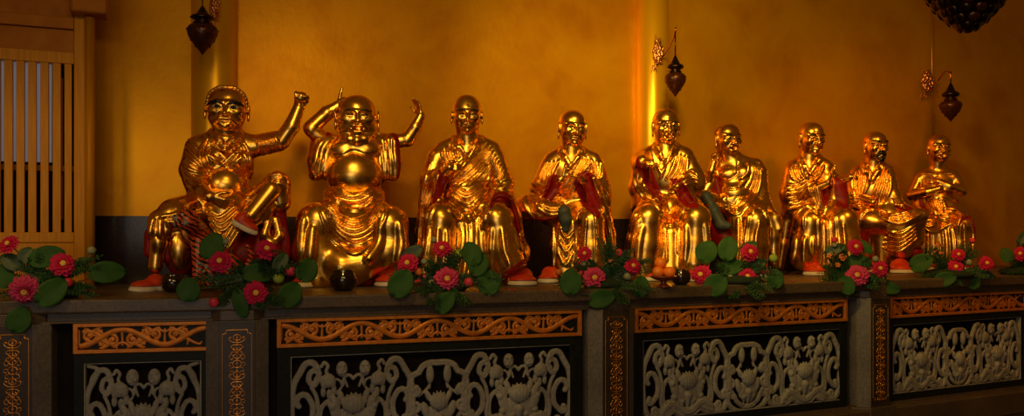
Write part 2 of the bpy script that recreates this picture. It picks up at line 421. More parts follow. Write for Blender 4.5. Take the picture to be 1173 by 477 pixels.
class Fig:
    def __init__(s, px0, yref, g, name, label):
        s.px0, s.yr, s.g = px0, yref, g
        s.s = yref/F_PX; s.tx = (px0 - CX)/F_PX; s.phi = math.atan(s.tx)
        s.D = F_PX/math.cos(s.phi); s.cam = np.array([0, -s.D, (ZC - Z_SLAB)/s.s])
        s.root = empty(name, (s.tx*yref, yref, Z_SLAB), -s.phi)
        tag(s.root, label, 'statue', 'gilded seated statues along the altar')
        s.body, s.robe = Sdf(), Sdf()
        s.cr, s.sr = math.cos(s.phi), math.sin(s.phi)
    def dirs(s, px, py):
        px = np.asarray(px, float); py = np.asarray(py, float)
        wx = (px - CX)/F_PX; wz = (HY - py)/F_PX
        return np.stack([wx*s.cr - s.sr, wx*s.sr + s.cr, wz], -1)
    def P(s, px, py, d=0.0):
        v = s.dirs(px, py); return s.cam + v*((s.D + d*s.g)/v[1])
    def hit(s, sdf, pts, miss=-1):
        pts = np.array(pts, float).reshape(-1, 2)
        v = s.dirs(pts[:, 0], pts[:, 1]); v /= np.linalg.norm(v, axis=1)[:, None]
        t, ok = sdf.march(s.cam, v, s.D - 110*s.g, s.D + 40*s.g)
        return s.cam + v*t[:, None], ok, v
    def emit(s, sdf, name, mat, h, parent=None, it=2, label=None):
        v, q = sdf.mesh(h)
        if it: v = relax(v, q, it, 0.5)
        o = mesh_obj(name, v*s.s, q, mat, parent or s.root)
        if label: o['label'] = label
        return o
    # strokes drawn over the visible surface: cloth folds, creases, hems
    def strokes(s, sdf, lst, step=2.5):
        """lst: (pts, radius, lift, sub, k).  All are laid on the surface as it stands before the first one."""
        segs = []; allp = []
        for pts, r, lift, sub, k in lst:
            c = crom(pts, step); segs.append(len(c)); allp.append(c)
        H, ok, V = s.hit(sdf, np.vstack(allp))
        i = 0; ops = []
        for (pts, r, lift, sub, k), n in zip(lst, segs):
            hp, o, v = H[i:i+n], ok[i:i+n], V[i:i+n]; i += n
            hp = hp - v*lift
            for j in range(n-1):
                if o[j] and o[j+1] and np.linalg.norm(hp[j+1]-hp[j]) < 4*step:
                    f0 = math.sin(math.pi*min(max((j+0.6)/n, 0), 1))**0.4; f1 = math.sin(math.pi*min((j+1.6)/(n+1.2), 1))**0.4
                    ops.append((hp[j], hp[j+1], max(r*f0, 0.25), max(r*f1, 0.25), k, sub))
        for a, b, ra, rb, k, sub in ops: sdf.cap(a, b, ra, rb, k, sub)
    def folds(s, A, B, n, r=1.5, lift=0.0, k=1.6, groove=True, skip=()):
        """n ridges blending from curve A to curve B, with grooves between"""
        A = crom(A, 3); B = crom(B, 3)
        m = max(len(A), len(B)); f = lambda C: np.stack([np.interp(np.linspace(0, 1, m), np.linspace(0, 1, len(C)), C[:, q]) for q in (0, 1)], 1)
        A, B = f(A), f(B); out = []
        for i in range(n):
            t = i/(n-1) if n > 1 else 0.5
            soft = k >= 2
            if i not in skip: out.append(((A*(1-t)+B*t)[::2], r*(1.15 if soft else 1), lift - (.7 if soft else 0), False, k*(1.5 if soft else 1)))
            if groove and not soft and i < n-1:
                t = (i+0.5)/(n-1); out.append(((A*(1-t)+B*t)[::2], r*0.75, lift+0.5, True, k))
        return out
    def patch(s, sdf, poly, mat, name, off=0.35, step=0.55, thick=1.0, parent=None, label=None):
        """a cloth lining: thin sheet following the surface inside the outline"""
        P = crom(poly, 2.0) if len(poly) > 4 else np.array(poly, float)
        lo, hi = P.min(0), P.max(0)
        nx, ny = int((hi[0]-lo[0])/step)+3, int((hi[1]-lo[1])/step)+3
        gx, gy = np.meshgrid(lo[0]-step+np.arange(nx)*step, lo[1]-step+np.arange(ny)*step, indexing='ij')
        Q = np.stack([gx.ravel(), gy.ravel()], 1)
        ins = np.zeros(len(Q), bool); j = len(P)-1
        for i in range(len(P)):
            xi, yi, xj, yj = *P[i], *P[j]
            c = ((yi > Q[:, 1]) != (yj > Q[:, 1])) & (Q[:, 0] < (xj-xi)*(Q[:, 1]-yi)/(yj-yi+1e-12)+xi)
            ins ^= c; j = i
        idn = np.nonzero(ins)[0]
        if not len(idn): return None
        H, ok, V = s.hit(sdf, Q[idn])
        H = H - V*off; mp = -np.ones(len(Q), int); keep = ok
        mp[idn[keep]] = np.arange(keep.sum()); H, V = H[keep], V[keep]
        mp = mp.reshape(nx, ny); n = len(H)
        a, b, c, d = mp[:-1, :-1], mp[1:, :-1], mp[1:, 1:], mp[:-1, 1:]
        m = (a >= 0) & (b >= 0) & (c >= 0) & (d >= 0)
        q = np.stack([a[m], b[m], c[m], d[m]], 1)
        jump = np.max([np.linalg.norm(H[q[:, i]]-H[q[:, (i+1) % 4]], axis=1) for i in range(4)], 0)
        q = q[jump < 5.0]
        if not len(q): return None
        lab = np.arange(n)                                  # keep the largest connected piece
        for _ in range(400):
            m = lab[q].min(1); new = lab.copy()
            for c4 in range(4): np.minimum.at(new, q[:, c4], m)
            if (new == lab).all(): break
            lab = new
        u, ct = np.unique(lab[q[:, 0]], return_counts=True); q = q[lab[q[:, 0]] == u[ct.argmax()]]
        used = np.unique(q); rem = -np.ones(n, int); rem[used] = np.arange(len(used)); q = rem[q]; H, V = H[used], V[used]; n = len(H)
        # close the sheet with a back face and rim
        W = np.vstack([H, H + V*(thick+off)]); qb = q[:, ::-1] + n
        e = np.concatenate([q[:, [0, 1]], q[:, [1, 2]], q[:, [2, 3]], q[:, [3, 0]]])
        key = np.minimum(e[:, 0], e[:, 1])*n*2 + np.maximum(e[:, 0], e[:, 1])
        u, ix, ct = np.unique(key, return_index=True, return_counts=True)
        be = e[ix[ct == 1]]
        rim = np.stack([be[:, 1], be[:, 0], be[:, 0]+n, be[:, 1]+n], 1)
        o = mesh_obj(name, W*s.s, np.vstack([q, qb, rim]), mat, parent or s.root)
        if label: o['label'] = label
        return o
    # ---------------------------------------------------------------- anatomy
    def head(s, c, H, W=0.66, yaw=0, pitch=0, roll=0, neck=None, conic=0.0, round_=0.0, mouth='shut', brow=1.0,
             bulge=1.0, paint=True, wrinkle=0, cheeks=1.0, ear=1.0, brows='thin', nose=1.0):
        b = s.body; R = rotm(yaw, pitch, roll); w = W/0.66
        L = lambda x, y, z: c + R @ (np.array([x*w, y, z])*H)
        E = lambda x, y, z, rx, ry, rz, k=0.05, sub=False: b.ell(L(x, y, z), np.array([rx*w, ry, rz])*H, k*H, sub, R)
        E(0, .06, .17, .335, .40, .33, 0.03)
        E(0, -.02, -.08, .315+.05*round_, .33, .36, .08)
        E(0, -.08, -.25, .25+.12*round_, .24, .22, .08)
        if conic: E(0, .05, .36, .2, .26, .17*conic+.02, .14)
        for sx in (-1, 1):
            E(sx*.175, -.23, -.07, .10*cheeks, .10, .10, .08)
            b.cap(L(sx*.045, -.345, .10), L(sx*.25, -.235, .115), .04*H*brow, .035*H*brow, .05*H)
            E(sx*.135, -.40, .025, .085, .10, .06, .05, True)
            E(sx*.135, -.262, .02, .078*bulge, .075*bulge, .056*bulge, .015)
            b.chain([L(sx*.055, -.335, .02), L(sx*.135, -.352, .062*bulge), L(sx*.215, -.30, .02)], .016*H, .01*H)
            b.chain([L(sx*.06, -.33, .005), L(sx*.135, -.34, -.045*bulge), L(sx*.21, -.29, .0)], .014*H, .012*H)
            E(sx*.055*nose, -.365, -.145, .045, .055, .038, .03)
            b.cap(L(sx*.085, -.345, -.14), L(sx*.165, -.27, -.28), .02*H, .022*H, .05*H)
            # ear
            b.ell(L(sx*(.35+.045*round_), .04, -.0), np.array([.035, .085, .13*ear])*H, .03*H, False, R)
            b.ell(L(sx*(.352+.045*round_), .03, -.17*ear), np.array([.032, .05, .09*ear])*H, .03*H, False, R)
            b.ell(L(sx*(.392+.045*round_), .02, .0), np.array([.014, .032, .055*ear])*H, .02*H, True, R)
        b.cap(L(0, -.345, .09), L(0, -.435*nose, -.13), .035*H, .052*H, .04*H)
        if mouth == 'open':
            b.chain([L(-.16, -.27, -.245), L(-.07, -.35, -.225), L(.07, -.35, -.225), L(.16, -.27, -.245)], .024*H, .02*H)
            b.chain([L(-.155, -.27, -.265), L(-.06, -.335, -.35), L(.06, -.335, -.35), L(.155, -.27, -.265)], .028*H, .02*H)
        elif mouth == 'down':
            b.chain([L(-.19, -.27, -.34), L(-.09, -.36, -.23), L(.09, -.36, -.23), L(.19, -.27, -.34)], .032*H, .02*H)
            b.chain([L(-.12, -.33, -.345), L(0, -.39, -.295), L(.12, -.33, -.345)], .022*H, .012*H, True)
            b.chain([L(-.08, -.31, -.335), L(.08, -.31, -.335)], .028*H, .03*H)
        else:
            b.chain([L(-.12, -.275, -.262), L(-.035, -.355, -.247), L(.035, -.355, -.247), L(.12, -.275, -.262)], .022*H, .02*H)
            b.chain([L(-.10, -.275, -.29), L(0, -.345, -.305), L(.10, -.275, -.29)], .024*H, .02*H)
            b.chain([L(-.11, -.295, -.272), L(0, -.375, -.277), L(.11, -.295, -.272)], .009*H, .008*H, True)
        E(0, -.275, -.40, .085, .075, .065, .07)
        if mouth == 'open': E(0, -.37, -.285, .105, .12, .045, .02, True)
        for i in range(wrinkle):
            z = .2+.055*i; y = -.33+.03*i
            b.chain([L(-.17, y+.07, z), L(0, y, z+.02), L(.17, y+.07, z)], .012*H, .03*H)
        if neck is not None:
            b.cap(L(0, .08, -.28), neck[0], .275*H*w, neck[1]*1.1, .06*H)
        s.L, s.hH, s.hR, s.hw = L, H, R, w
        # painted details as their own parts
        if paint:
            for sx in (-1, 1):
                ey = .078*bulge + .010; big = paint == 'white'
                e = Sdf(); e.ell(L(sx*.135, -.262, .016), np.array([.074*bulge*w, ey, (.046 if big else .030)*bulge])*H, 0, False, R)
                v, q = e.mesh(0.35); eo = mesh_obj('eye', v*s.s, q, M['eyewhite'] if big else M['black'], s.root)
                if big:
                    e = Sdf(); e.ell(L(sx*.135, -.262-ey*.72, .016), np.array([.042*w, ey*.42, .036])*H*bulge**.5, 0, False, R)
                    v, q = e.mesh(0.3); mesh_obj('pupil', v*s.s, q, M['black'], eo)
        if brows:
            for sx in (-1, 1):
                e = Sdf()
                if brows == 'thin': e.chain([L(sx*.05, -.375, .095), L(sx*.14, -.352, .135), L(sx*.25, -.262, .105)], [.014*H, .020*H, .010*H], .01*H)
                elif brows == 'thick': e.chain([L(sx*.05, -.372, .10), L(sx*.13, -.352, .155), L(sx*.21, -.29, .155), L(sx*.27, -.24, .10)], [.018*H, .034*H, .028*H, .012*H], .02*H)
                elif brows == 'bushy': e.chain([L(sx*.05, -.37, .09), L(sx*.14, -.36, .13), L(sx*.24, -.29, .10), L(sx*.30, -.27, .05)], [.03*H, .04*H, .035*H, .02*H], .02*H)
                v, q = e.mesh(0.35); mesh_obj('eyebrow', v*s.s, q, M['black'], s.root)
    def yoke(s, px, py, w, drop, d=0, r=8):
        for m in (-1, 1):
            s.robe.cap(s.P(px+m*w*.25, py, d), s.P(px+m*w, py+drop, d), r, r, 6)
            s.robe.chain([s.P(px+m*w*.55, py-2, d+2), s.P(px+m*w*.50, py+2, d-10), s.P(px+m*w*.30, py+9, d-17), s.P(px-1, py+19, d-20)], [3.6, 3.4, 3.0, 2.4], 2.5)
    def hand(s, w, f, n, L, curl=(20, 20, 20, 20), spread=4.0, thumb=1, tcurl=20, wr=None):
        """w wrist, f finger direction, n the way the palm faces, L hand length; thumb side +1/-1 along f x n"""
        f = _n(f); n = _n(np.asarray(n, float) - f*np.dot(n, f)); sd = np.cross(f, n)*thumb
        b = s.body; w = np.array(w, float)
        r = 0.052*L
        if wr: b.sph(w, wr, k=1.5)
        # palm from the wrist to the knuckles
        kn = [w + f*L*0.52 + sd*L*q for q in (.16, .055, -.05, -.15)]
        for q, kq in zip((.09, .03, -.03, -.09), kn):
            b.cap(w + sd*L*q + f*L*.06, kq - n*0, .085*L, .072*L, .06*L)
        lens = (.42, .48, .44, .34)
        for i in range(4):
            a = math.radians(spread*(1.5-i)); p = kn[i]; dr = f*math.cos(a) + sd*math.sin(a); up = n
            cur = curl[i]; tot = 0
            for sg, fr in enumerate((.45, .32, .23)):
                tot += math.radians(cur*(1.0, 1.15, .8)[sg])
                d2 = dr*math.cos(tot) + up*math.sin(tot)
                p2 = p + d2*L*lens[i]*fr
                b.cap(p, p2, (.068, .058, .052)[sg]*L, (.06, .052, .042)[sg]*L, .012*L)
                p = p2
        p = w + sd*L*.12 + f*L*.14 + n*L*.03; tot = 0
        dr = _n(sd*.8 + f*.75 + n*.25)
        for sg, fr in enumerate((.24, .17, .13)):
            p2 = p + dr*L*fr; b.cap(p, p2, (.085, .062, .054)[sg]*L, (.065, .056, .042)[sg]*L, .02*L); p = p2
            t = math.radians(tcurl); dr = _n(dr*math.cos(t) + _n(f*.6 - sd*.5 + n*.5)*math.sin(t))
    def shoe(s, toe, heel, Wd, Ht, up=(0, 0, 1), mat='shoe', zfix=True):
        """slipper with an upturned toe and a thick pale sole; toe and heel are sole points"""
        t = np.array(toe, float); h = np.array(heel, float)
        if zfix: t[2] = 2.0*s.g; h[2] = 2.0*s.g
        ax = _n(t-h); L = np.linalg.norm(t-h); up = np.array(up, float); up = _n(up - ax*(up @ ax)); sd = np.cross(ax, up)
        R = np.stack([sd, ax, up], 1)
        so = Sdf(); so.ell((t+h)/2 + ax*L*.12, (Wd*.52, L*.42, 6), .8, False, R); so.ell(h+ax*L*.25, (Wd*.42, L*.28, 6), 1.5, False, R)
        so.box((t+h)/2 + up*11.8*s.g, (Wd*2, L*2, 7.0*s.g), .1, .8, True, R); so.box((t+h)/2 - up*8.6*s.g, (Wd*2, L*2, 7.0*s.g), .1, .8, True, R)
        sh = Sdf()
        sh.ell((t+h)/2 + ax*L*.14 + up*2.0, (Wd*.50, L*.38, Ht*.50), 2, False, R)
        sh.ell(h + ax*L*.28 + up*Ht*.35, (Wd*.42, L*.28, Ht*.72), 4, False, R)
        sh.box((t+h)/2 - up*(8.0*s.g-4.0*s.g), (Wd*2, L*2, 8.0*s.g), .1, .6, True, R)
        sh.cap(t - ax*L*.34 + up*Ht*.62 + sd*Wd*.22, t - ax*L*.34 + up*Ht*.62 - sd*Wd*.22, .9*s.g, None, .8, True)
        v, q = sh.mesh(0.6); o = mesh_obj('shoe', v*s.s, q, M[mat], s.root)
        v, q = so.mesh(0.6); mesh_obj('sole', v*s.s, q, M['sole'], o)
        return o
# ------------------------------------------------------------------ carved altar
AL = [(-4.3, 4.72), (-2.79, 4.975), (-1.628, 5.226), (.664, 6.009), (2.892, 7.046), (4.93, 8.062), (6.9, 9.1)]
ZB, ZF0, ZF1, ZS = .224, .906, 1.082, 1.142
altar = empty('carved_altar', (.664, 6.5, 0)); tag(altar, 'long dark stone altar with pierced lotus screens and gilt scroll friezes under all the statues', 'altar')
def ap(o):   # keep world placement while parenting
    o.parent = altar; o.location = Vector(o.location) - altar.location; return o
ap(prism('top_slab', offset(AL, .05), offset(WL and [(-4.6, 6.29), (-3.2, 6.57), (-2.30, 6.75), (1.29, 8.05), (4.68, 9.75), (7.3, 11.14), (8.4, 11.7)], .03), ZS, Z_SLAB, M['stone'], bevel=.012))
ap(prism('cornice', offset(AL, -.02), offset(AL, -.3), ZF1, ZS, M['stone']))
ap(prism('cornice_moulding', offset(AL, .018), offset(AL, -.02), ZF1, ZF1+.012, M['stone'], bevel=.004))
ap(prism('inner_wall', offset(AL, -.10), offset(AL, -.4), 0.0, ZS, M['dark']))  # black backing, unlit interior behind the pierced screens painted in
ap(prism('base_plinth', offset(AL, .10), offset(AL, -.3), 0.0, .20, M['stone'], bevel=.012))
ap(prism('base_plinth', offset(AL, .0), offset(AL, -.3), .20, ZB, M['stone']))

def carve_obj(sdf, name, mat, parent, o3, rz, h, sc=.01, ysc=1.0):
    """panel coordinates in cm: x along, y into the panel, z up"""
    v, q = sdf.mesh(h); v = relax(v, q, 1, .4)
    o = mesh_obj(name, v*sc*np.array([1, ysc, 1]), q, mat, parent); o.location = o3; o.rotation_euler = (0, 0, rz); return o
def spiral(c, r0, a0, turns, n=16, r1=.25, sgn=1):
    return [(c[0] + (r0*(1-t)+r1*r0*t)*math.cos(a0+sgn*turns*2*math.pi*t), c[1] + (r0*(1-t)+r1*r0*t)*math.sin(a0+sgn*turns*2*math.pi*t)) for t in np.linspace(0, 1, n)]
def line2(sd, pts, r, y=0.0, k=.3, step=None, taper=None, sq=1.0):
    C = crom(pts, step or max(r*1.2, .5)); n = len(C)
    R = [r*(1 if taper is None else (taper[0]*(1-i/(n-1))+taper[1]*i/(n-1))) for i in range(n)]
    sd.chain([(a, y, b) for a, b in C], R, k)
    if r > 1.4: GR.append([(a, y - r*1.02, b) for a, b in C])
GR = []
def lotus_w(sd, cx, top, S=.1375, V=.1375):
    """one broad medallion; drawing units are crop pixels around 790,135"""
    T = lambda x, y: (cx + (x-790)*S, top - (y-135)*V)
    for m in (1, -1):
        X = lambda pts: [T(790+m*(x-790), y) for x, y in pts]
        R = 17.5*S
        line2(sd, X([(606, 232), (590, 255), (562, 232), (572, 192), (608, 186), (612, 215), (600, 228)][::-1]), R*.85, 0)
        line2(sd, X([(612, 200), (590, 152), (548, 150), (516, 196), (486, 250), (476, 330), (478, 420), (488, 470), (520, 530), (600, 540)]), R, 0)
        line2(sd, X([(512, 350), (500, 330), (516, 300), (550, 300), (580, 350), (578, 410), (556, 440), (530, 462), (512, 452), (520, 432)]), R*.9, -.3)
        line2(sd, X([(575, 262), (600, 310), (612, 380), (602, 440), (614, 500)]), R*.62, 0)
        line2(sd, X([(628, 166), (640, 148), (660, 166), (650, 190), (664, 214)]), R*.55, 0)
        line2(sd, X([(690, 330), (650, 340), (622, 380), (622, 450), (650, 480)]), R*.7, .2)
        # side bud with drooping petals
        x, z = T(790+m*(660-790), 250)
        sd.ell((x, -1.0, z+2), (4.2, 2.4, 4.6), .5); sd.ell((x-m*2.6, -.6, z+1), (2.2, 2, 4.6), .3); sd.ell((x+m*2.6, -.6, z+1), (2.2, 2, 4.2), .3)
        for dx, dz in ((-3, -5), (.6, -6.5), (3.6, -4)): sd.ell((x+m*dx, -.2, z+dz), (1.7, 1.6, 3.4), .3)
        # seed pod bud
        x, z = T(790+m*(730-790), 182)
        sd.ell((x, -.9, z), (3.6, 2.2, 5.0), .3)
        for dx, dz in ((-1.4, 2), (1.2, 2.6), (0, -.4), (1.6, -1.6), (-1.3, -2.4)): sd.sph((x+dx, -2.6, z+dz), 1.0, .2)
        line2(sd, X([(735, 210), (748, 240), (760, 270)]), R*.4, 0); line2(sd, X([(700, 230), (722, 240), (730, 270), (700, 300)]), R*.4, .2)
        line2(sd, X([(735, 262), (745, 222), (770, 214), (790, 232)]), R*.5, -.2)
        # water leaves and base curls
        line2(sd, X([(620, 505), (660, 470), (710, 480), (750, 512), (790, 524)]), R*1.35, -.4); line2(sd, X([(640, 535), (700, 508), (740, 535), (790, 546)]), R*1.2, -.2)
        line2(sd, [T(790+m*(a-790), b) for a, b in spiral((560, 500), 26, 0, 1.2)], R*.6, -.3)
        line2(sd, X([(690, 500), (668, 520), (650, 512)]), R*.6, -.6)
        # lotus: broad back petals with drooping tips
        for px_, py_, rx, rz, an in ((46, 420, 40, 58, 14), (88, 398, 30, 58, -20), (96, 340, 22, 44, -30), (66, 312, 18, 30, -16)):
            x, z = T(790+m*px_, py_); a = math.radians(an*m)
            R3 = np.array([[math.cos(a), 0, -math.sin(a)], [0, 1, 0], [math.sin(a), 0, math.cos(a)]])
            sd.ell((x, -.5-.004*px_, z), (rx*S, 1.7, rz*V), .12, False, R3)
        for xa, ya, xb, yb in ((40, 462, 32, 500), (96, 440, 112, 468), (112, 362, 132, 350)):
            pa, pb = T(790+m*xa, ya), T(790+m*xb, yb); sd.cap((pa[0], -.6, pa[1]), (pb[0], -.2, pb[1]), 2.6, .6, .3)
        line2(sd, X([(612, 520), (660, 498), (706, 506), (748, 534), (790, 542)]), R*1.7, .9)
    pa, pb = T(790, 430), T(790, 512); sd.cap((pa[0], -1.4, pa[1]), (pb[0], -.4, pb[1]), 3.4, .7, .1)
    x, z = T(790, 350); sd.ell((x, -2.0, z), (62*S, 3.6, 48*V), .12)
    for dx in (-54, -32, -11, 11, 32, 54):
        pa, pb = T(790+dx, 330 + abs(dx)*.2), T(790+dx*1.12, 292 + abs(dx)*.35); sd.cap((pa[0], -1.9, pa[1]), (pb[0], -1.4, pb[1]), 1.9, .4, .15)
    for dx in (-44, -22, 0, 22, 44):
        sd.chain([(T(790+dx*c, 0)[0], -2.1-3.6*math.sqrt(max(0, 1-(dx*c/62)**2-((yy-350)/48)**2)), T(0, yy)[1]) for c, yy in ((.9, 322), (1, 345), (.95, 368), (.75, 390))], .36, .25, True)
def lotus_n(sd, cx, top, S=.1375, V=.1375):
    T = lambda x, y: (cx + (x-115)*S, top - (y-110)*V)
    for m in (1, -1):
        X = lambda pts: [T(115+m*(x-115), y) for x, y in pts]; R = 17*S
        line2(sd, X([(100, 132), (165, 132), (205, 150), (222, 178), (256, 192), (272, 232), (268, 268), (246, 290), (224, 276), (236, 256)]), R, 0)
        line2(sd, X([(272, 250), (282, 300), (276, 360), (286, 410), (262, 470), (226, 506), (170, 526), (100, 528)]), R, 0)
        line2(sd, [T(115+m*(a-115), b) for a, b in spiral((244, 352), 30, 1.2, 1.1)], R*.6, -.2)
        line2(sd, X([(268, 400), (240, 398), (224, 420), (236, 440), (252, 428)]), R*.7, 0)
        line2(sd, X([(160, 240), (182, 268), (224, 300)]), R*.45, .2); line2(sd, X([(115, 500), (160, 490), (200, 460), (214, 430)]), R*.9, 0)
        x, z = T(115+m*48, 190); sd.ell((x, -.8, z), (2.7, 2.0, 6.0), .3); line2(sd, X([(163, 225), (165, 260)]), R*.45, 0)
        for px_, py_, rx, rz, an in ((36, 400, 34, 54, 12), (70, 376, 24, 50, -20), (58, 300, 16, 30, -20)):
            x, z = T(115+m*px_, py_); a = math.radians(an*m)
            R3 = np.array([[math.cos(a), 0, -math.sin(a)], [0, 1, 0], [math.sin(a), 0, math.cos(a)]])
            sd.ell((x, -.5, z), (rx*S, 1.7, rz*V), .12, False, R3)
        pa, pb = T(115+m*34, 440), T(115+m*26, 476); sd.cap((pa[0], -.6, pa[1]), (pb[0], -.2, pb[1]), 2.4, .6, .3)
    pa, pb = T(115, 410), T(115, 486); sd.cap((pa[0], -1.4, pa[1]), (pb[0], -.4, pb[1]), 3.0, .7, .1)
    x, z = T(115, 330); sd.ell((x, -1.8, z), (52*S, 3.3, 46*V), .12)
    for dx in (-44, -26, -9, 9, 26, 44):
        pa, pb = T(115+dx, 310 + abs(dx)*.2), T(115+dx*1.12, 272 + abs(dx)*.35); sd.cap((pa[0], -1.7, pa[1]), (pb[0], -1.2, pb[1]), 1.8, .4, .15)
    for dx in (-34, -12, 12, 34):
        sd.chain([(T(115+dx*c, 0)[0], -1.9-3.3*math.sqrt(max(0, 1-(dx*c/52)**2-((yy-330)/46)**2)), T(0, yy)[1]) for c, yy in ((.9, 304), (1, 325), (.95, 350), (.75, 370))], .34, .25, True)
def scroll_band(W, Hh, phase=0.0):
    sd = Sdf(); A = Hh*.36; per = 50.0; n = max(1, round(W/per*2)); hp = W/n
    pts = [(x, A*math.cos(math.pi*x/hp + phase)) for x in np.linspace(1, W-1, n*8+1)]
    line2(sd, pts, 1.55, 0, .3, 1.6)
    for i in range(n):
        xc = (i+.5)*hp if abs(math.cos(phase)) < .5 else i*hp + hp*.0
        for xx in ((i)*hp, ):
            sg = 1 if math.cos(math.pi*xx/hp + phase) > 0 else -1     # crest: curls sit under it
            for mx in (-1, 1):
                c = (xx + mx*hp*.23, -sg*Hh*.12)
                if not (4 < c[0] < W-4): continue
                line2(sd, [(a, b) for a, b in spiral(c, Hh*.24, math.pi/2*sg if mx > 0 else math.pi/2*sg, 1.15, 16, .3, mx*sg)], .85, -.1, .2, .6, (1.1, .8))
                line2(sd, [(c[0], c[1]+sg*Hh*.24), (xx+mx*hp*.10, sg*Hh*.28)], .6, 0, .2, .6)
                sd.sph((c[0], -.3, c[1]), 1.2, .2)
                line2(sd, [(c[0]+mx*2.5, c[1]-sg*2.2), (c[0]+mx*4.5, c[1]-sg*4.2), (c[0]+mx*7.0, c[1]-sg*4.4)], .85, 0, .2, .6, (1, .5))
                line2(sd, [(c[0]-mx*1.0, c[1]-sg*3.0), (c[0]-mx*2.6, c[1]-sg*4.8)], .85, 0, .2, .6, (1, .5))
                line2(sd, [(c[0]+mx*3.2, c[1]), (c[0]+mx*6.2, c[1]+sg*.6), (c[0]+mx*7.6, c[1]-sg*.9), (c[0]+mx*6.0, c[1]-sg*1.6)], .8, 0, .2, .6, (1, .6))
            for mx in (-1, 1):
                for q in ((.36, -.40), (.46, -.30), (.14, -.40), (.40, -.05)):
                    a, b_ = xx+mx*hp*q[0], sg*Hh*q[1]
                    if 2 < a < W-2: line2(sd, [(a-mx*1.2, b_+sg*1.5), (a, b_), (a+mx*1.6, b_-sg*.3), (a+mx*1.2, b_+sg*1.0)], .7, 0, .2, .6, (1, .7))
            line2(sd, [(xx-.2, sg*Hh*.36), (xx, -sg*Hh*.10), (xx, -sg*Hh*.36)], .8, 0, .2, .6, (1, .7))
            for mx in (-1, 1):
                if 3 < xx+mx*3 < W-3: line2(sd, [(xx, -sg*Hh*.22), (xx+mx*2.2, -sg*Hh*.30), (xx+mx*3.2, -sg*Hh*.42)], .8, 0, .2, .6, (1, .6))
        # leaves in the corner above each flank of the wave
        xm = (i+.5)*hp; sl = 1 if math.cos(math.pi*i + phase) > 0 else -1
        for sgn in (1, -1):
            x0 = xm + sgn*sl*hp*.20
            if 3 < x0 < W-3:
                line2(sd, [(xm + sgn*sl*hp*.02, sgn*1.4), (x0, sgn*Hh*.30), (x0+sgn*sl*3.2, sgn*Hh*.38), (x0+sgn*sl*4.2, sgn*Hh*.28)], .95, 0, .2, .6, (1, .6))
                line2(sd, [(xm+sgn*sl*hp*.06, sgn*2.6), (xm+sgn*sl*hp*.10-sgn*sl*1.5, sgn*Hh*.40)], .8, 0, .2, .6, (1, .6))
    return sd
def bay(i, px0, px1, cx0, cx1, kind):
    A = np.array(AL[i]); B = np.array(AL[i+1]); t = _n(B-A); rz = math.atan2(t[1], t[0]); nn = np.array([t[1], -t[0]])
    def u(px): k = (px-CX)/F_PX; return (k*A[1]-A[0])/(t[0]-k*t[1])
    u0, u1, c0, c1 = u(px0), u(px1), u(cx0), u(cx1)
    w3 = lambda uu, y, z: np.array([*(A + t*uu - nn*y), z]) - np.array(altar.location)
    def bx(nm, ua, ub, z0, z1, y0, y1, mat, par, bv=.003):
        return box(nm, w3((ua+ub)/2, (y0+y1)/2, (z0+z1)/2), (ub-ua, y1-y0, z1-z0), mat, par, rz, bv)
    # frieze: gilt frame (one mesh), black ground, scroll
    def ring(nm, ua, ub, z0, z1, bu, bz, y0, y1, mat):
        V = []
        for y in (y0, y1):
            for (a, b) in ((ua, z0), (ub, z0), (ub, z1), (ua, z1), (ua+bu, z0+bz), (ub-bu, z0+bz), (ub-bu, z1-bz), (ua+bu, z1-bz)): V.append(w3(a, y, b))
        F = []
        for j in range(4):
            k = (j+1) % 4
            F += [(j, k, 4+k, 4+j), (8+k, 8+j, 12+j, 12+k), (k, j, 8+j, 8+k), (4+j, 4+k, 12+k, 12+j)]
        o = mesh_obj(nm, V, F, mat, altar, False); b = o.modifiers.new('bevel', 'BEVEL'); b.width = .003; b.segments = 2; return o
    fr = ring('frieze', u0, u1, ZF0, ZF1, .026, .022, -.012, .05, M['gilt'])
    g = bx('frieze_ground', u0+.02, u1-.02, ZF0+.015, ZF1-.015, .012, .05, M['blackframe'], altar)
    W = (u1-u0-.056)*100; Hh = (ZF1-ZF0-.048)*100
    sc = scroll_band(W, Hh, 0.0 if kind != 'single' else math.pi)
    carve_obj(sc, 'scroll_carving', M['gilt'], altar, w3(u0+.028, .010, (ZF0+ZF1)/2), rz, .28, ysc=.5)
    # screen: black frame, thin stone lip, pierced carving
    ring('screen_frame', u0, u1, ZB, ZF0, (c0-u0), .058, 0.0, .06, M['blackframe'])
    ring('screen_lip', c0-.004, c1+.004, ZB+.054, ZF0-.054, .010, .010, .004, .05, M['carved'])
    sd = Sdf(); Wc = (c1-c0)*100; top = (ZF0-.064-ZB-.062)*100
    if kind == 'single': 
        lotus_w(sd, Wc*.5, top-2.2, Wc/640, (top-3.2)/405); 
        for m, xx in ((1, 2), (-1, Wc-2)):
            line2(sd, [(xx, top-1), (xx+m*5, top-3), (xx+m*2, top-8), (xx+m*1, top-14)], 1.2, 0)
    else:
        s0 = Wc/(640+275+640)
        vz = (top-3.2)/405; vn = (top-3.2)/418
        lotus_w(sd, 320*s0, top-2.2, s0, vz); lotus_n(sd, Wc/2, top-4.6, s0, vn); lotus_w(sd, Wc-320*s0, top-2.2, s0, vz)
    for g_ in GR: sd.chain(g_, .5, .3, True)
    GR.clear()
    for xe in (-50+.5, Wc+50-.5): sd.box((xe, 0, top/2), (50, 50, top*2), .1, .3, True)
    sd.box((Wc/2, 50-0+1.8, top/2), (Wc, 50, top), .1, .3, True)
    sd.box((Wc/2, 0, -50+.4), (Wc*2, 50, 50), .1, .3, True)
    carve_obj(sd, 'lotus_screen', M['carved'], altar, w3(c0, .022, ZB+.060), rz, .5)
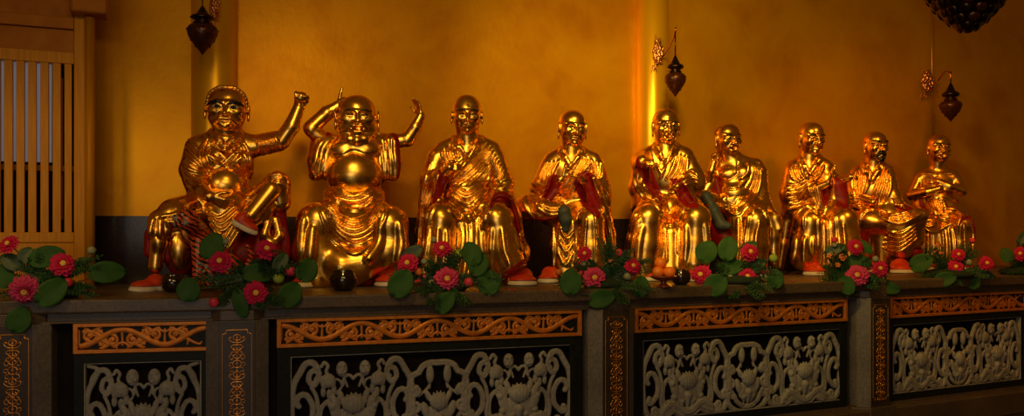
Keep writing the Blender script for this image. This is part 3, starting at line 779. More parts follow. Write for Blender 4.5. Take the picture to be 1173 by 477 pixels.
bay(1, 84, 242, 96, 230, 'single')
bay(2, 317, 666, 333, 656, 'triple')
bay(3, 727, 970, 737, 965, 'triple')
bay(4, 1019, 1176, 1023, 1170, 'triple')

def post_ornament(sd, w, h0, h1):
    """mirrored curls and rosettes stacked up the post, cm"""
    z = h1
    k = 0
    while z > h0 + 5:
        for m in (-1, 1):
            if k % 3 == 0:
                line2(sd, [(0, z-3.8), (m*1.6, z-3.0), (m*2.0, z-1.4), (m*.8, z-.4), (0, z)], .31, 0, .15, .5)
                line2(sd, [(0, z-5), (m*2.6, z-4.6), (m*4.4, z-3.0), (m*3.8, z-1.6), (m*2.8, z-2.4)], .34, 0, .15, .5)
                line2(sd, [(0, z-6.4), (m*2.2, z-6.4), (m*3.4, z-7.6), (m*2.0, z-8.6), (m*1.4, z-7.8)], .31, 0, .15, .5)
            elif k % 3 == 1:
                line2(sd, spiral((m*2.3, z-2.6), 1.9, math.pi/2, 1.1, 14, .3, m), .31, 0, .15, .5)
                line2(sd, [(0, z), (m*.8, z-.6), (m*2.3, z-.7)], .31, 0, .15, .5)
                line2(sd, [(m*2.3, z-4.5), (m*1.0, z-5.6), (0, z-6.0)], .31, 0, .15, .5)
                line2(sd, [(m*3.8, z-3.4), (m*4.4, z-5.0), (m*3.2, z-6.4), (m*2.4, z-5.6)], .29, 0, .15, .5)
            else:
                line2(sd, [(0, z-.2), (m*1.8, z-.8), (m*2.4, z-2.6), (m*1.4, z-4.2), (0, z-4.6)], .31, 0, .15, .5)
                line2(sd, [(m*2.3, z-2.0), (m*4.0, z-1.4), (m*4.4, z-3.2), (m*3.2, z-3.6)], .29, 0, .15, .5)
                line2(sd, [(m*1.6, z-4.2), (m*3.4, z-5.0), (m*3.6, z-6.8), (m*2.2, z-6.6)], .29, 0, .15, .5)
        sd.sph((0, -.1, z-2.4), .8, .2)
        line2(sd, [(0, z), (0, z-9)], .26, .1, .15, .6)
        z -= 8.6 if k % 3 == 0 else 6.6; k += 1
def post(i, px):
    p = np.array(AL[i]); m = _n(_n(p-np.array(AL[i-1])) + _n(np.array(AL[i+1])-p)); rz = math.atan2(m[1], m[0]); nn = np.array([m[1], -m[0]])
    k = (px-CX)/F_PX; uu = (k*p[1]-p[0])/(m[0]-k*m[1]); p = p + m*uu
    c = .075; hw = .105
    def octo(nm, hw, c, z0, z1, mats, par, bk=-.12, bev=.004):
        prof = [(-hw-c, -bk), (-hw-c, -.0), (-hw, -c), (hw, -c), (hw+c, -.0), (hw+c, -bk)]
        V = [(x, y, z) for z in (z0, z1) for x, y in prof]; n = len(prof)
        F = [(j, (j+1) % n, n+(j+1) % n, n+j) for j in range(n)] + [tuple(range(n))[::-1], tuple(range(n, 2*n))]
        o = mesh_obj(nm, V, F, mats, par, False, midx=[0, 0, 1, 0, 0, 0, 0, 0]); b = o.modifiers.new('bevel', 'BEVEL'); b.width = bev; b.segments = 2; return o
    q = Vector((*p, 0)) - altar.location
    o = octo('post', hw, c, .02, ZF1+.004, [M['stonecool'], M['postface']], altar); o.location = q; o.rotation_euler = (0, 0, rz)
    o2 = octo('post_cap', hw-.01, c-.02, ZF1+.004, ZS+.002, [M['stone'], M['stone']], o)
    o3 = octo('post_foot', hw+.03, c+.03, 0, .215, [M['stone'], M['stone']], o)
    # gilt border with notched corners
    w, z0, z1, r_ = hw-.022, .27, ZF1-.05, .022
    out = [(-w+r_, z1), (w-r_, z1), (w-r_, z1-r_*.9), (w, z1-r_*1.1), (w, z0+r_), (w-r_, z0+r_*.9), (w-r_, z0), (-w+r_, z0), (-w+r_, z0+r_*.9), (-w, z0+r_), (-w, z1-r_*1.1), (-w+r_, z1-r_*.9), (-w+r_, z1)]
    sd = Sdf(); sd.chain([(a*100, 0, b*100) for a, b in out], .33, .05)
    g = carve_obj(sd, 'gilt_border', M['giltline'], o, (0, -c, 0), 0, .25)
    sd = Sdf(); post_ornament(sd, w, 30, (ZF1-.075)*100)
    carve_obj(sd, 'gilt_ornament', M['giltline'], o, (0, -c-.001, 0), 0, .2)
M['postface'] = stone_mat('dark_brown_post_face', (0.035, 0.022, 0.016), (0.075, 0.05, 0.036), 0.4)
post(1, 20); post(2, 272); post(3, 700); post(4, 1000); post(5, 1202)
def statue1():
    s = Fig(257, 6.2, 1.07, 'seated_statue', 'leftmost gilded statue, glaring, one fist raised and one leg crossed, tiger at its knee')
    P = s.P; b = s.body; r = s.robe
    s.head(P(260, 125, -6), 52, 0.82, yaw=-6, pitch=2, roll=2, neck=(P(259, 160, 0), 13), round_=.35, mouth='down', brow=1.5, bulge=1.35,
           paint='white', brows='bushy', cheeks=1.2, nose=1.05)
    # cropped hair band round the crown
    hb = Sdf(); L = s.L
    arc = crom([L(-.32, .04, -.05), L(-.335, .0, .14), L(-.28, -.05, .33), L(-.13, -.10, .455), L(0, -.12, .45), L(.13, -.10, .455), L(.28, -.05, .33), L(.335, .0, .14), L(.325, .04, -.05)], 2.2)
    for j, p in enumerate(arc): hb.sph(p + np.array([0, 0, .3 if j % 2 else -.3]), 1.7 + .3*(j % 2), 2.0)
    hb.ell(L(0, .10, .20), np.array([.37, .36, .30])*52, 1.5); hb.ell(L(0, -.30, .10), np.array([.335, .36, .37])*52, .8, True)
    # arms
    b.cap(P(233, 166, 4), P(288, 166, 4), 11, 11, 6); b.ell(P(257, 182, 0), (30, 14, 26), 6); b.ell(P(258, 212, -6), (24, 20, 22), 6)
    b.chain([P(290, 168, 2), P(322, 162, -6)], [10.5, 9.5], 2); b.chain([P(322, 162, -6), P(334, 145, -10), P(342, 124, -12)], [9.8, 9.2, 6.8], 2)
    s.hand(P(342, 125, -12), (.12, -.15, 1), (-.15, -1, .1), 31, (95, 92, 88, 60), 4, thumb=1, tcurl=45, wr=5.8)
    b.chain([P(228, 172, 0), P(224, 205, -10), P(232, 220, -34), P(241, 226, -46)], [11, 10, 8, 6.5], 2)
    s.hand(P(240, 225, -47), (.9, -.15, -.5), (.35, 1, .35), 30, (26, 28, 30, 32), 6, thumb=1, wr=6)
    b.cap(P(183, 262, -40), P(178, 306, -42), 8.5, 7.5, 2); b.ell(P(182, 276, -44), (9, 9, 14), 3)       # bare shin
    b.cap(P(311, 218, -44), P(288, 246, -50), 11, 9, 2)
    # robe
    s.yoke(259, 152, 30, 13, 2, 8); r.ell(P(259, 160, -3), (19, 15, 9), 5); b.ell(P(345, 112, -16), (8, 6.5, 7), 2); r.ell(P(240, 184, -10), (15, 10, 12), 6); r.ell(P(274, 184, -10), (14, 10, 12), 6)
    r.cap(P(233, 168, 4), P(285, 168, 4), 13, 13, 5); r.ell(P(257, 190, 3), (33, 19, 28), 6); r.ell(P(258, 222, 0), (31, 22, 24), 6)
    r.chain([P(226, 170, 2), P(221, 195, -6), P(224, 212, -14)], [14, 14.5, 12], 4); r.chain([P(223, 206, -12), P(236, 222, -28)], [12, 9], 4)
    r.chain([P(288, 168, 3), P(318, 162, -4)], [13, 12.5], 4)
    r.ell(P(258, 250, 4), (58, 28, 20), 8)
    r.cap(P(232, 240, -4), P(200, 246, -36), 21, 18, 6); r.cap(P(204, 248, -34), P(184, 252, -42), 15, 11, 5)
    r.chain([P(182, 254, -42), P(182, 266, -43)], [11, 12], 4)
    r.cap(P(280, 244, -4), P(318, 212, -34), 17, 14, 6); r.chain([P(318, 208, -36), P(322, 232, -34)], [12, 11], 5)
    r.cap(P(302, 238, -38), P(284, 254, -42), 13, 11, 4)
    r.chain([P(258, 240, -22), P(256, 280, -26)], [24, 16], 6); r.chain([P(272, 250, -30), P(256, 284, -30)], [12, 9], 5)
    # open chest and bare belly
    r.ell(P(254, 212, -44), (15, 30, 13), 3, True); r.cap(P(259, 150, -24), P(259, 156, -24), 10, 5, 2, True)
    # trouser swell and hanging sash loop
    r.ell(P(206, 284, -30), (15, 16, 27), 4)
    r.chain([P(308, 252, -40), P(303, 268, -42), P(311, 280, -42), P(320, 270, -40), P(316, 252, -38)], [4.5, 5, 5, 5, 4.5], 3)
    st = []
    st += s.folds([(215, 158), (224, 170), (236, 190)], [(210, 190), (222, 196), (236, 200)], 4, 1.9)
    st += s.folds([(212, 198), (222, 204), (236, 214)], [(216, 216), (226, 222), (240, 226)], 3, 1.6)
    st += s.folds([(236, 160), (228, 178), (236, 196), (238, 204)], [(242, 158), (236, 176), (244, 196), (250, 200)], 2, 1.5)
    st += s.folds([(246, 158), (258, 164), (270, 160)], [(248, 164), (258, 172), (270, 168)], 3, 1.4)
    st += s.folds([(266, 172), (274, 188), (282, 198), (284, 214)], [(276, 160), (284, 172), (287, 190), (290, 208)], 4, 1.5)
    st += s.folds([(293, 155), (298, 168), (304, 182)], [(312, 152), (318, 164), (319, 174)], 6, 1.4)
    st += s.folds([(248, 190), (262, 196), (276, 194)], [(262, 206), (272, 210), (280, 212)], 4, 1.5)
    st += s.folds([(236, 238), (250, 250), (268, 238), (284, 226)], [(240, 258), (254, 272), (274, 258), (292, 236)], 4, 1.8)
    st += s.folds([(266, 252), (258, 266), (248, 284)], [(282, 252), (272, 268), (262, 284)], 4, 1.4)
    st += s.folds([(306, 204), (318, 200), (328, 206)], [(308, 214), (320, 210), (331, 218)], 3, 1.3)
    st += s.folds([(176, 250), (173, 262), (171, 274)], [(192, 250), (194, 262), (196, 274)], 3, 2.2)
    st += s.folds([(212, 238), (200, 246), (184, 248)], [(216, 250), (204, 254), (190, 254)], 2, 1.5)
    st += s.folds([(238, 164), (252, 176), (262, 186), (272, 196)], [(238, 176), (250, 186), (262, 196), (270, 204)], 2, 1.8)
    st += s.folds([(276, 166), (266, 178), (256, 188), (240, 200)], [(280, 176), (270, 186), (258, 196), (246, 204)], 2, 1.8)
    st += s.folds([(236, 204), (246, 198), (258, 196), (270, 204)], [(240, 196), (250, 192), (262, 192), (272, 198)], 2, 1.3)
    st += [([(238, 196), (252, 204), (264, 198), (270, 190)], 1.6, .4, False, 1.5), ([(306, 218), (296, 230), (286, 244)], 1.2, .2, True, 1.5)]
    s.strokes(r, st)
    r.box((0, 0, -20), (200, 200, 20), .1, .6, True)
    s.emit(b, 'body', M['gold'], .62); s.emit(r, 'robe', M['gold'], .8, label='gold coat tied open over a bare belly')
    s.emit(hb, 'hair_band', M['gold'], .6)
    # red skirts under the coat
    rd = Sdf(); rd.ell(P(310, 284, -18), (20, 20, 34), 4); rd.ell(P(286, 292, -16), (30, 18, 24), 6); rd.cap(P(318, 236, -28), P(322, 290, -20), 9, 10, 6)
    rd.cap(P(222, 252, -8), P(228, 300, -6), 14, 20, 5); rd.ell(P(206, 286, -27), (17.5, 13, 29), 4); rd.cap(P(172, 268, -34), P(170, 290, -34), 6, 5, 3); rd.cap(P(192, 262, -34), P(192, 296, -34), 7, 6, 3)
    rd.chain([P(304, 214, -46), P(296, 222, -48)], 3, 2)
    rd.box((0, 0, -20), (200, 200, 20), .1, .6, True)
    q = s.folds([(300, 262), (294, 284), (286, 306)], [(326, 262), (328, 284), (328, 306)], 4, 2.0, k=3)
    s.strokes(rd, q); s.emit(rd, 'under_skirt', M['red'], 1.1, label='deep red under skirt')
    s.shoe(P(150, 330, -62), P(188, 328, -42), 24, 15, up=(0, -.1, 1))
    s.shoe(P(294, 268, -56), P(266, 254, -52), 17, 14, up=(.35, -.3, 1), zfix=False)
def statue2():
    s = Fig(404, 6.5, 1.05, 'seated_statue', 'laughing pot-bellied gilded statue with both arms raised and a bare chest')
    P = s.P; b = s.body; r = s.robe
    s.head(P(409, 134, -10), 50, 0.80, yaw=2, pitch=2, neck=(P(408, 164, 0), 15), round_=1.0, mouth='open', brow=.9, brows='thin', cheeks=1.5, ear=1.25, nose=.95)
    b.chain([P(393, 152, -14), P(400, 159, -20), P(409, 161, -22), P(418, 159, -20), P(426, 152, -14)], 4.6, 3); b.ell(P(408, 160, -8), (20, 14, 7), 3)
    b.cap(P(384, 167, 2), P(432, 166, 2), 14, 14, 6); b.ell(P(408, 164, -4), (20, 14, 12), 6); b.ell(P(407, 180, -1), (29, 20, 20), 7)
    b.ell(P(394, 172, -12), (16, 11, 11), 6); b.ell(P(420, 172, -12), (16, 11, 11), 6)
    b.ell(P(406, 200, -9), (32, 26, 28), 6)
    b.sph(P(406, 208, -40), 1.8, 1.5, True)
    # raised arms
    b.chain([P(376, 166, 2), P(358, 150, -2)], [10, 8.5], 2); b.chain([P(356, 147, -2), P(374, 130, -2), P(388, 121, -3)], [9, 8.2, 6], 2)
    s.hand(P(386, 121, -3), (.75, -.2, .55), (.3, -.6, -.6), 22, (80, 75, 70, 60), 4, thumb=1, tcurl=5, wr=5)
    b.chain([P(388, 117, -4), P(390, 108, -5), P(392, 101, -5)], [2.6, 2.1, 1.5], 1)
    b.chain([P(442, 164, 2), P(466, 160, -2)], [9.5, 8], 2); b.chain([P(467, 160, -2), P(476, 146, -4), P(482, 133, -5)], [8.4, 7.4, 5.4], 2)
    s.hand(P(482, 133, -5), (-.28, -.1, 1), (-.8, -.5, -.1), 23, (12, 12, 12, 12), 0, thumb=-1, tcurl=30, wr=5)
    # robe
    r.chain([P(376, 164, 4), P(368, 168, 2)], [13, 13], 4); r.chain([P(366, 162, 0), P(362, 184, -2), P(361, 200, -2)], [10, 10, 7.5], 3)
    r.chain([P(376, 168, 2), P(373, 196, 0)], [10, 10], 4)
    r.chain([P(438, 164, 3), P(448, 164, 0)], [12, 11], 4); r.chain([P(450, 162, -2), P(451, 184, -2), P(450, 200, -2)], [9.5, 9.5, 8], 3)
    r.chain([P(438, 166, 2), P(438, 196, 0)], [10, 10], 4)
    r.ell(P(407, 195, 8), (36, 18, 34), 6)
    r.ell(P(406, 224, -4), (35, 27, 17), 6); r.ell(P(404, 250, 4), (60, 28, 22), 8)
    r.cap(P(388, 244, -6), P(364, 254, -38), 19, 21, 6); r.cap(P(424, 244, -6), P(446, 256, -38), 19, 19, 6)
    r.chain([P(362, 256, -38), P(358, 288, -40), P(364, 318, -44)], [21, 21, 17], 6)
    r.chain([P(448, 258, -38), P(449, 286, -38), P(448, 304, -40)], [19, 18, 15], 6)
    r.ell(P(405, 262, -34), (34, 22, 24), 8)
    r.chain([P(372, 290, -40), P(392, 306, -48), P(414, 302, -46), P(438, 290, -40)], [18, 18, 18, 17], 9); r.cap(P(366, 312, -40), P(404, 316, -42), 14, 14, 8)
    r.cap(P(350, 300, -20), P(352, 318, -24), 14, 14, 6); r.cap(P(344, 290, -22), P(340, 312, -26), 5, 5, 3)
    # bared chest and belly
    r.ell(P(405, 178, -40), (26, 38, 28), 2, True); r.ell(P(405, 200, -44), (27, 30, 24), 2, True)
    # open sleeve mouths
    r.cap(P(358, 150, -2), P(361, 157, -2), 7, 6, .8, True); r.cap(P(460, 160, -2), P(456, 190, -2), 6, 4, .8, True)
    st = []
    st += s.folds([(378, 156), (366, 168), (362, 184), (358, 198)], [(390, 160), (382, 174), (379, 190), (378, 206)], 4, 1.8, k=2)
    st += s.folds([(430, 158), (434, 172), (436, 190), (436, 206)], [(452, 156), (452, 172), (454, 190), (454, 204)], 4, 1.6, k=2)
    st += [([(386, 162), (380, 182), (377, 204), (384, 218), (405, 226)], 1.6, .5, False, 1.2), ([(431, 160), (434, 182), (436, 204), (424, 216), (404, 226)], 1.6, .5, False, 1.2)]
    st += s.folds([(374, 216), (392, 224), (412, 224), (434, 212)], [(372, 224), (392, 238), (416, 240), (440, 218)], 4, 1.6)
    st += s.folds([(372, 232), (390, 248), (408, 252), (424, 244), (438, 226)], [(368, 240), (384, 268), (406, 281), (430, 268), (444, 230)], 6, 1.8)
    st += [([(366, 242), (376, 268), (394, 286), (408, 291), (426, 280), (440, 254), (444, 238)], 1.8, .6, False, 1.5)]
    st += s.folds([(348, 250), (346, 275), (344, 306)], [(358, 262), (356, 285), (352, 318)], 2, 2.2, k=4)
    st += s.folds([(436, 256), (434, 280), (420, 300)], [(458, 256), (460, 280), (456, 300)], 2, 2.2, k=4)
    st += [([(396, 150), (402, 160), (409, 162), (416, 160), (422, 150)], .8, 0, True, 1)]
    s.strokes(r, st)
    s.strokes(b, [([(383, 178), (393, 178), (405, 173), (418, 177), (431, 179)], 1.1, 0, True, 2.5)])
    r.box((0, 0, -20), (200, 200, 20), .1, .6, True)
    # hem sweeps up to the right over the shoe
    r.cap(P(420, 334, -80), P(470, 300, -80), 9, 12, 1, True); r.cap(P(420, 334, -50), P(470, 302, -50), 9, 12, 1, True)
    s.emit(b, 'body', M['gold'], .62); s.emit(r, 'robe', M['gold'], .8, label='gold robe open over the belly, swags across the lap')
    s.patch(r, [(356, 152), (362, 147), (371, 147), (380, 155), (372, 156), (364, 158), (358, 164)], M['red'], 'sleeve_lining', label='red sleeve lining')
    s.patch(r, [(447, 153), (453, 152), (457, 158), (459, 180), (459, 207), (455, 207), (455, 180), (453, 164)], M['red'], 'sleeve_lining', label='red sleeve lining')
    rd = Sdf(); rd.cap(P(352, 322, -34), P(440, 318, -26), 9, 10, 3); rd.cap(P(372, 322, -44), P(420, 322, -40), 7, 7, 3); rd.box((0, 0, -20), (200, 200, 20), .1, .6, True)
    s.emit(rd, 'under_hem', M['red'], 1.0, label='dark red hem under the robe')
    s.shoe(P(444, 328, -62), P(446, 324, -28), 30, 18); s.shoe(P(346, 329, -60), P(352, 324, -28), 26, 15)
def statue3():
    s = Fig(535, 6.65, 1.0, 'seated_statue', 'gilded statue with tapering crown, one hand held to its chest, third from the left')
    P = s.P; b = s.body; r = s.robe
    s.head(P(535, 132.5, -4), 44, 0.74, yaw=3, pitch=4, neck=(P(536, 168, 2), 11), conic=.8, brows='thin', ear=.85, wrinkle=1)
    # trunk and arms
    b.cap(P(507, 176, 3), P(562, 176, 3), 10, 10, 6); b.ell(P(535, 190, 0), (26, 14, 24), 6); b.ell(P(535, 220, -2), (25, 16, 22), 6)
    b.chain([P(503, 178, 2), P(494, 206, -4), P(506, 202, -20), P(515, 192, -29)], [9, 7.5, 6.5, 4.6], 2)
    s.hand(P(513, 193, -29), (1, -.1, .12), (.1, .9, -.2), 19, (22, 22, 24, 26), 3, thumb=1)
    b.chain([P(566, 178, 2), P(577, 208, -2), P(572, 224, -18)], [9, 7.5, 6], 2)
    s.yoke(536, 160, 29, 10, 3, 8)
    # robe: shoulders, chest, sleeves
    r.cap(P(508, 178, 3), P(561, 177, 3), 12.5, 12.5, 5); r.ell(P(535, 196, 1), (30, 17, 26), 6); r.ell(P(535, 226, -1), (30, 20, 24), 6)
    r.chain([P(501, 182, 2), P(493, 208, -3), P(489, 232, -2), P(482, 268, 2), P(481, 290, 6)], [12.5, 11, 9, 7, 5], 4)
    r.chain([P(494, 208, -4), P(505, 203, -20)], [11, 9], 4)
    r.chain([P(503, 206, -20), P(500, 232, -16)], [9, 6], 4)
    r.chain([P(567, 182, 2), P(577, 210, -3), P(573, 228, -16)], [12, 11, 10], 4)
    r.chain([P(576, 214, -4), P(590, 250, 0), P(598, 290, -2)], [9, 8, 6], 4)
    # seat, thighs, shins, skirt
    r.ell(P(535, 250, 5), (45, 26, 20), 8)
    r.cap(P(520, 243, -5), P(506, 250, -36), 17, 17.5, 6); r.cap(P(552, 243, -5), P(569, 250, -36), 17, 17.5, 6)
    r.chain([P(506, 252, -36), P(503, 285, -38), P(498, 322, -42)], [17, 18, 19], 5)
    r.chain([P(570, 252, -36), P(575, 285, -38), P(584, 306, -42)], [17, 18, 19], 5)
    r.chain([P(538, 262, -24), P(538, 320, -34)], [18, 20], 8)
    r.cap(P(520, 280, -18), P(556, 280, -18), 22, 22, 8)
    r.cap(P(488, 290, -12), P(592, 290, -12), 16, 16, 8)
    # open neck
    r.cap(P(537, 160, -26), P(531, 178, -24), 11, 4, 1.2, True)
    # sleeve mouth hollows
    r.chain([P(508, 192, -36), P(508, 208, -34), P(501, 226, -30)], [7, 7.5, 3.5], 1.0, True)
    r.chain([P(580, 236, -38), P(588, 252, -26)], [6, 4], 1.0, True)
    st = []
    st += s.folds([(560, 166), (545, 180), (528, 196), (518, 208)], [(578, 196), (566, 226), (545, 243), (522, 232)], 9, 1.5)
    st += s.folds([(520, 212), (535, 216), (550, 208)], [(513, 240), (536, 258), (558, 238)], 5, 1.5)
    st += s.folds([(506, 172), (508, 182), (516, 190)], [(524, 162), (524, 174), (526, 182)], 4, 1.2)
    st += s.folds([(494, 186), (486, 210), (482, 250), (477, 292)], [(502, 232), (494, 245), (489, 270), (486, 300)], 4, 1.3)
    st += [([(548, 160), (540, 176), (528, 194), (519, 206)], 2.0, .6, False, 1), ([(541, 160), (534, 174), (524, 186)], 1.4, .4, True, 1)]
    # skirt folds from the lap to the hem
    st += s.folds([(524, 246), (530, 270), (526, 300), (520, 322)], [(556, 246), (552, 275), (556, 300), (562, 318)], 5, 1.9, k=2)
    st += s.folds([(563, 262), (562, 290), (566, 312)], [(588, 262), (594, 282), (603, 296)], 3, 1.6, k=2.4)
    st += s.folds([(492, 262), (488, 290), (484, 318)], [(512, 264), (512, 295), (508, 322)], 3, 1.3, k=2.4)
    st += [([(560, 244), (562, 232), (572, 224), (584, 230), (592, 250), (597, 280)], 2.4, .8, False, 1)]
    st += [([(566, 212), (575, 216), (587, 210)], 1.3, .3, False, 1.2), ([(564, 218), (576, 222), (589, 218)], 1.3, .3, False, 1.2), ([(560, 206), (572, 208), (584, 203)], 1.2, .3, False, 1.2)]
    s.strokes(r, st)
    r.box((0, 0, -20), (200, 200, 20), .1, .6, True)
    # hem lifts over the right shoe
    r.chain([P(592, 322, -64), P(600, 318, -50), P(606, 314, -30)], [11, 12, 12], 1, True)
    s.emit(b, 'body', M['gold'], .62); s.emit(r, 'robe', M['gold'], .8, label='gold robe with curving folds')
    s.patch(r, [(501, 186), (513, 184), (516, 196), (514, 212), (505, 226), (495, 233), (499, 214), (502, 200)], M['red'], 'sleeve_lining', label='red sleeve lining')
    s.patch(r, [(560, 242), (563, 226), (572, 219), (584, 223), (593, 240), (597, 264), (592, 266), (585, 246), (578, 233), (569, 231)], M['red'], 'sleeve_lining', label='red sleeve lining')
    s.patch(r, [(570, 318), (581, 309), (592, 302), (602, 296), (606, 304), (600, 303), (588, 311), (580, 322), (571, 326)], M['red'], 'hem_lining', label='red hem lining')
    s.shoe(P(600, 327, -62), P(596, 322, -28), 32, 17)
    s.shoe(P(500, 327, -62), P(506, 322, -28), 30, 17)
def statue4():
    s = Fig(655, 6.95, .93, 'seated_statue', 'calm smooth-faced gilded statue, hands held together between long red sleeves')
    P = s.P; b = s.body; r = s.robe
    s.head(P(656, 147, -4), 42, 0.70, yaw=17, pitch=5, neck=(P(655, 180, 0), 11), round_=.3, brows='thin', ear=1.2)
    b.cap(P(636, 186, 2), P(678, 186, 2), 9, 9, 6); b.ell(P(655, 205, 0), (22, 15, 28), 6)
    b.chain([P(630, 190, 0), P(624, 218, -8), P(642, 206, -28)], [8, 7, 4.6], 2); b.chain([P(682, 190, 0), P(684, 218, -8), P(668, 206, -28)], [8, 7, 4.8], 2)
    s.hand(P(646, 203, -30), (.35, -.1, 1), (.2, -1, .1), 20, (12, 60, 60, 12), 6, thumb=1, tcurl=25)
    s.hand(P(668, 204, -30), (-1, -.25, .05), (0, -.1, 1), 20, (22, 22, 24, 26), 2, thumb=-1)
    r.cap(P(636, 188, 2), P(678, 187, 2), 12, 12, 5); r.ell(P(655, 208, 1), (27, 17, 28), 6)
    r.chain([P(629, 192, 0), P(620, 216, -6), P(622, 226, -10)], [11, 12, 12], 4); r.chain([P(622, 222, -10), P(636, 208, -26)], [11, 7.5], 4)
    r.chain([P(683, 192, 0), P(688, 216, -6), P(690, 228, -8)], [10, 11, 11], 4); r.chain([P(688, 224, -8), P(674, 206, -26)], [10, 7.5], 4)
    r.chain([P(634, 208, -28), P(628, 228, -26)], [7, 9], 4); r.chain([P(676, 206, -27), P(682, 226, -24), P(690, 246, -18)], [7.5, 9, 8], 4)
    r.chain([P(690, 236, -10), P(698, 268, -6), P(703, 300, -6)], [9, 7, 4], 4)
    r.ell(P(655, 246, 6), (40, 24, 18), 8)
    # crossed leg lies level, other shin drops
    r.cap(P(632, 238, -4), P(606, 238, -26), 15, 14, 5); r.chain([P(604, 237, -28), P(622, 241, -42), P(644, 241, -48)], [13.5, 12, 8], 4)
    r.cap(P(668, 246, -6), P(676, 254, -36), 15, 15.5, 6); r.chain([P(676, 256, -36), P(677, 285, -36), P(676, 312, -38)], [15.5, 16.5, 17], 4)
    r.chain([P(646, 256, -28), P(644, 285, -26), P(648, 314, -28)], [12, 14, 16], 5); r.cap(P(654, 262, -24), P(658, 316, -24), 13, 17, 6)
    r.cap(P(652, 184, -24), P(655, 192, -23), 7, 3, 1, True)
    r.chain([P(640, 200, -35), P(636, 216, -34), P(624, 232, -33)], [5.5, 6.5, 5], 1.0, True); r.chain([P(671, 202, -35), P(677, 220, -34), P(686, 240, -29)], [5.5, 6.5, 5], 1.0, True)
    s.yoke(655, 172, 23, 10, 2, 7.5)
    st = []
    st += s.folds([(626, 186), (618, 204), (612, 224)], [(640, 184), (632, 200), (626, 214)], 4, 1.5)
    st += s.folds([(670, 180), (676, 192), (672, 200)], [(690, 186), (690, 200), (686, 206)], 4, 1.4)
    st += s.folds([(608, 208), (618, 214), (626, 212)], [(606, 224), (616, 226), (626, 222)], 3, 1.3)
    st += s.folds([(598, 226), (604, 240), (612, 250)], [(606, 224), (616, 238), (630, 246)], 2, 1.6)
    st += s.folds([(612, 226), (626, 238), (646, 238)], [(616, 236), (630, 246), (652, 242)], 3, 1.6)
    st += s.folds([(670, 180), (660, 194), (652, 214), (642, 226)], [(676, 186), (666, 200), (656, 220), (646, 234)], 3, 1.3)
    st += s.folds([(686, 212), (694, 222), (700, 238)], [(692, 238), (698, 262), (702, 290)], 3, 1.3)
    st += [([(660, 300), (660, 256), (664, 243), (672, 239), (680, 243), (683, 258), (684, 302)], 1.6, .4, False, 1.2), ([(672, 248), (670, 280), (670, 310)], 1.2, .4, False, 1.5)]
    st += [([(634, 254), (634, 280), (634, 306)], 1.4, .4, False, 1.5)]
    st += s.folds([(642, 262), (650, 274), (658, 264)], [(640, 290), (648, 304), (657, 288)], 3, 1.5)
    s.strokes(r, st)
    r.box((0, 0, -20), (200, 200, 20), .1, .6, True)
    s.emit(b, 'body', M['gold'], .58); s.emit(r, 'robe', M['gold'], .75, label='gold robe with one leg crossed')
    s.patch(r, [(638, 190), (645, 200), (645, 210), (639, 222), (629, 233), (616, 234), (622, 222), (627, 208), (630, 196)], M['red'], 'sleeve_lining', off=.4, label='red sleeve lining')
    s.patch(r, [(662, 199), (673, 195), (679, 202), (682, 220), (687, 236), (687, 250), (676, 244), (665, 230), (656, 210)], M['red'], 'sleeve_lining', off=.4, label='red sleeve lining')
    s.patch(r, [(596, 250), (610, 250), (628, 251), (640, 247), (650, 240), (652, 244), (640, 254), (626, 256), (610, 256), (597, 255)], M['red'], 'hem_lining', label='red hem lining')
    g = Sdf(); g.chain([P(646, 243, -54), P(648, 252, -54), P(648, 263, -53)], [7.5, 6.5, 4], 3)
    s.emit(g, 'stocking_foot', M['greycloth'], .6, label='grey stocking foot')
    s.shoe(P(626, 325, -60), P(630, 322, -30), 22, 15); s.shoe(P(682, 325, -58), P(680, 322, -28), 22, 15)
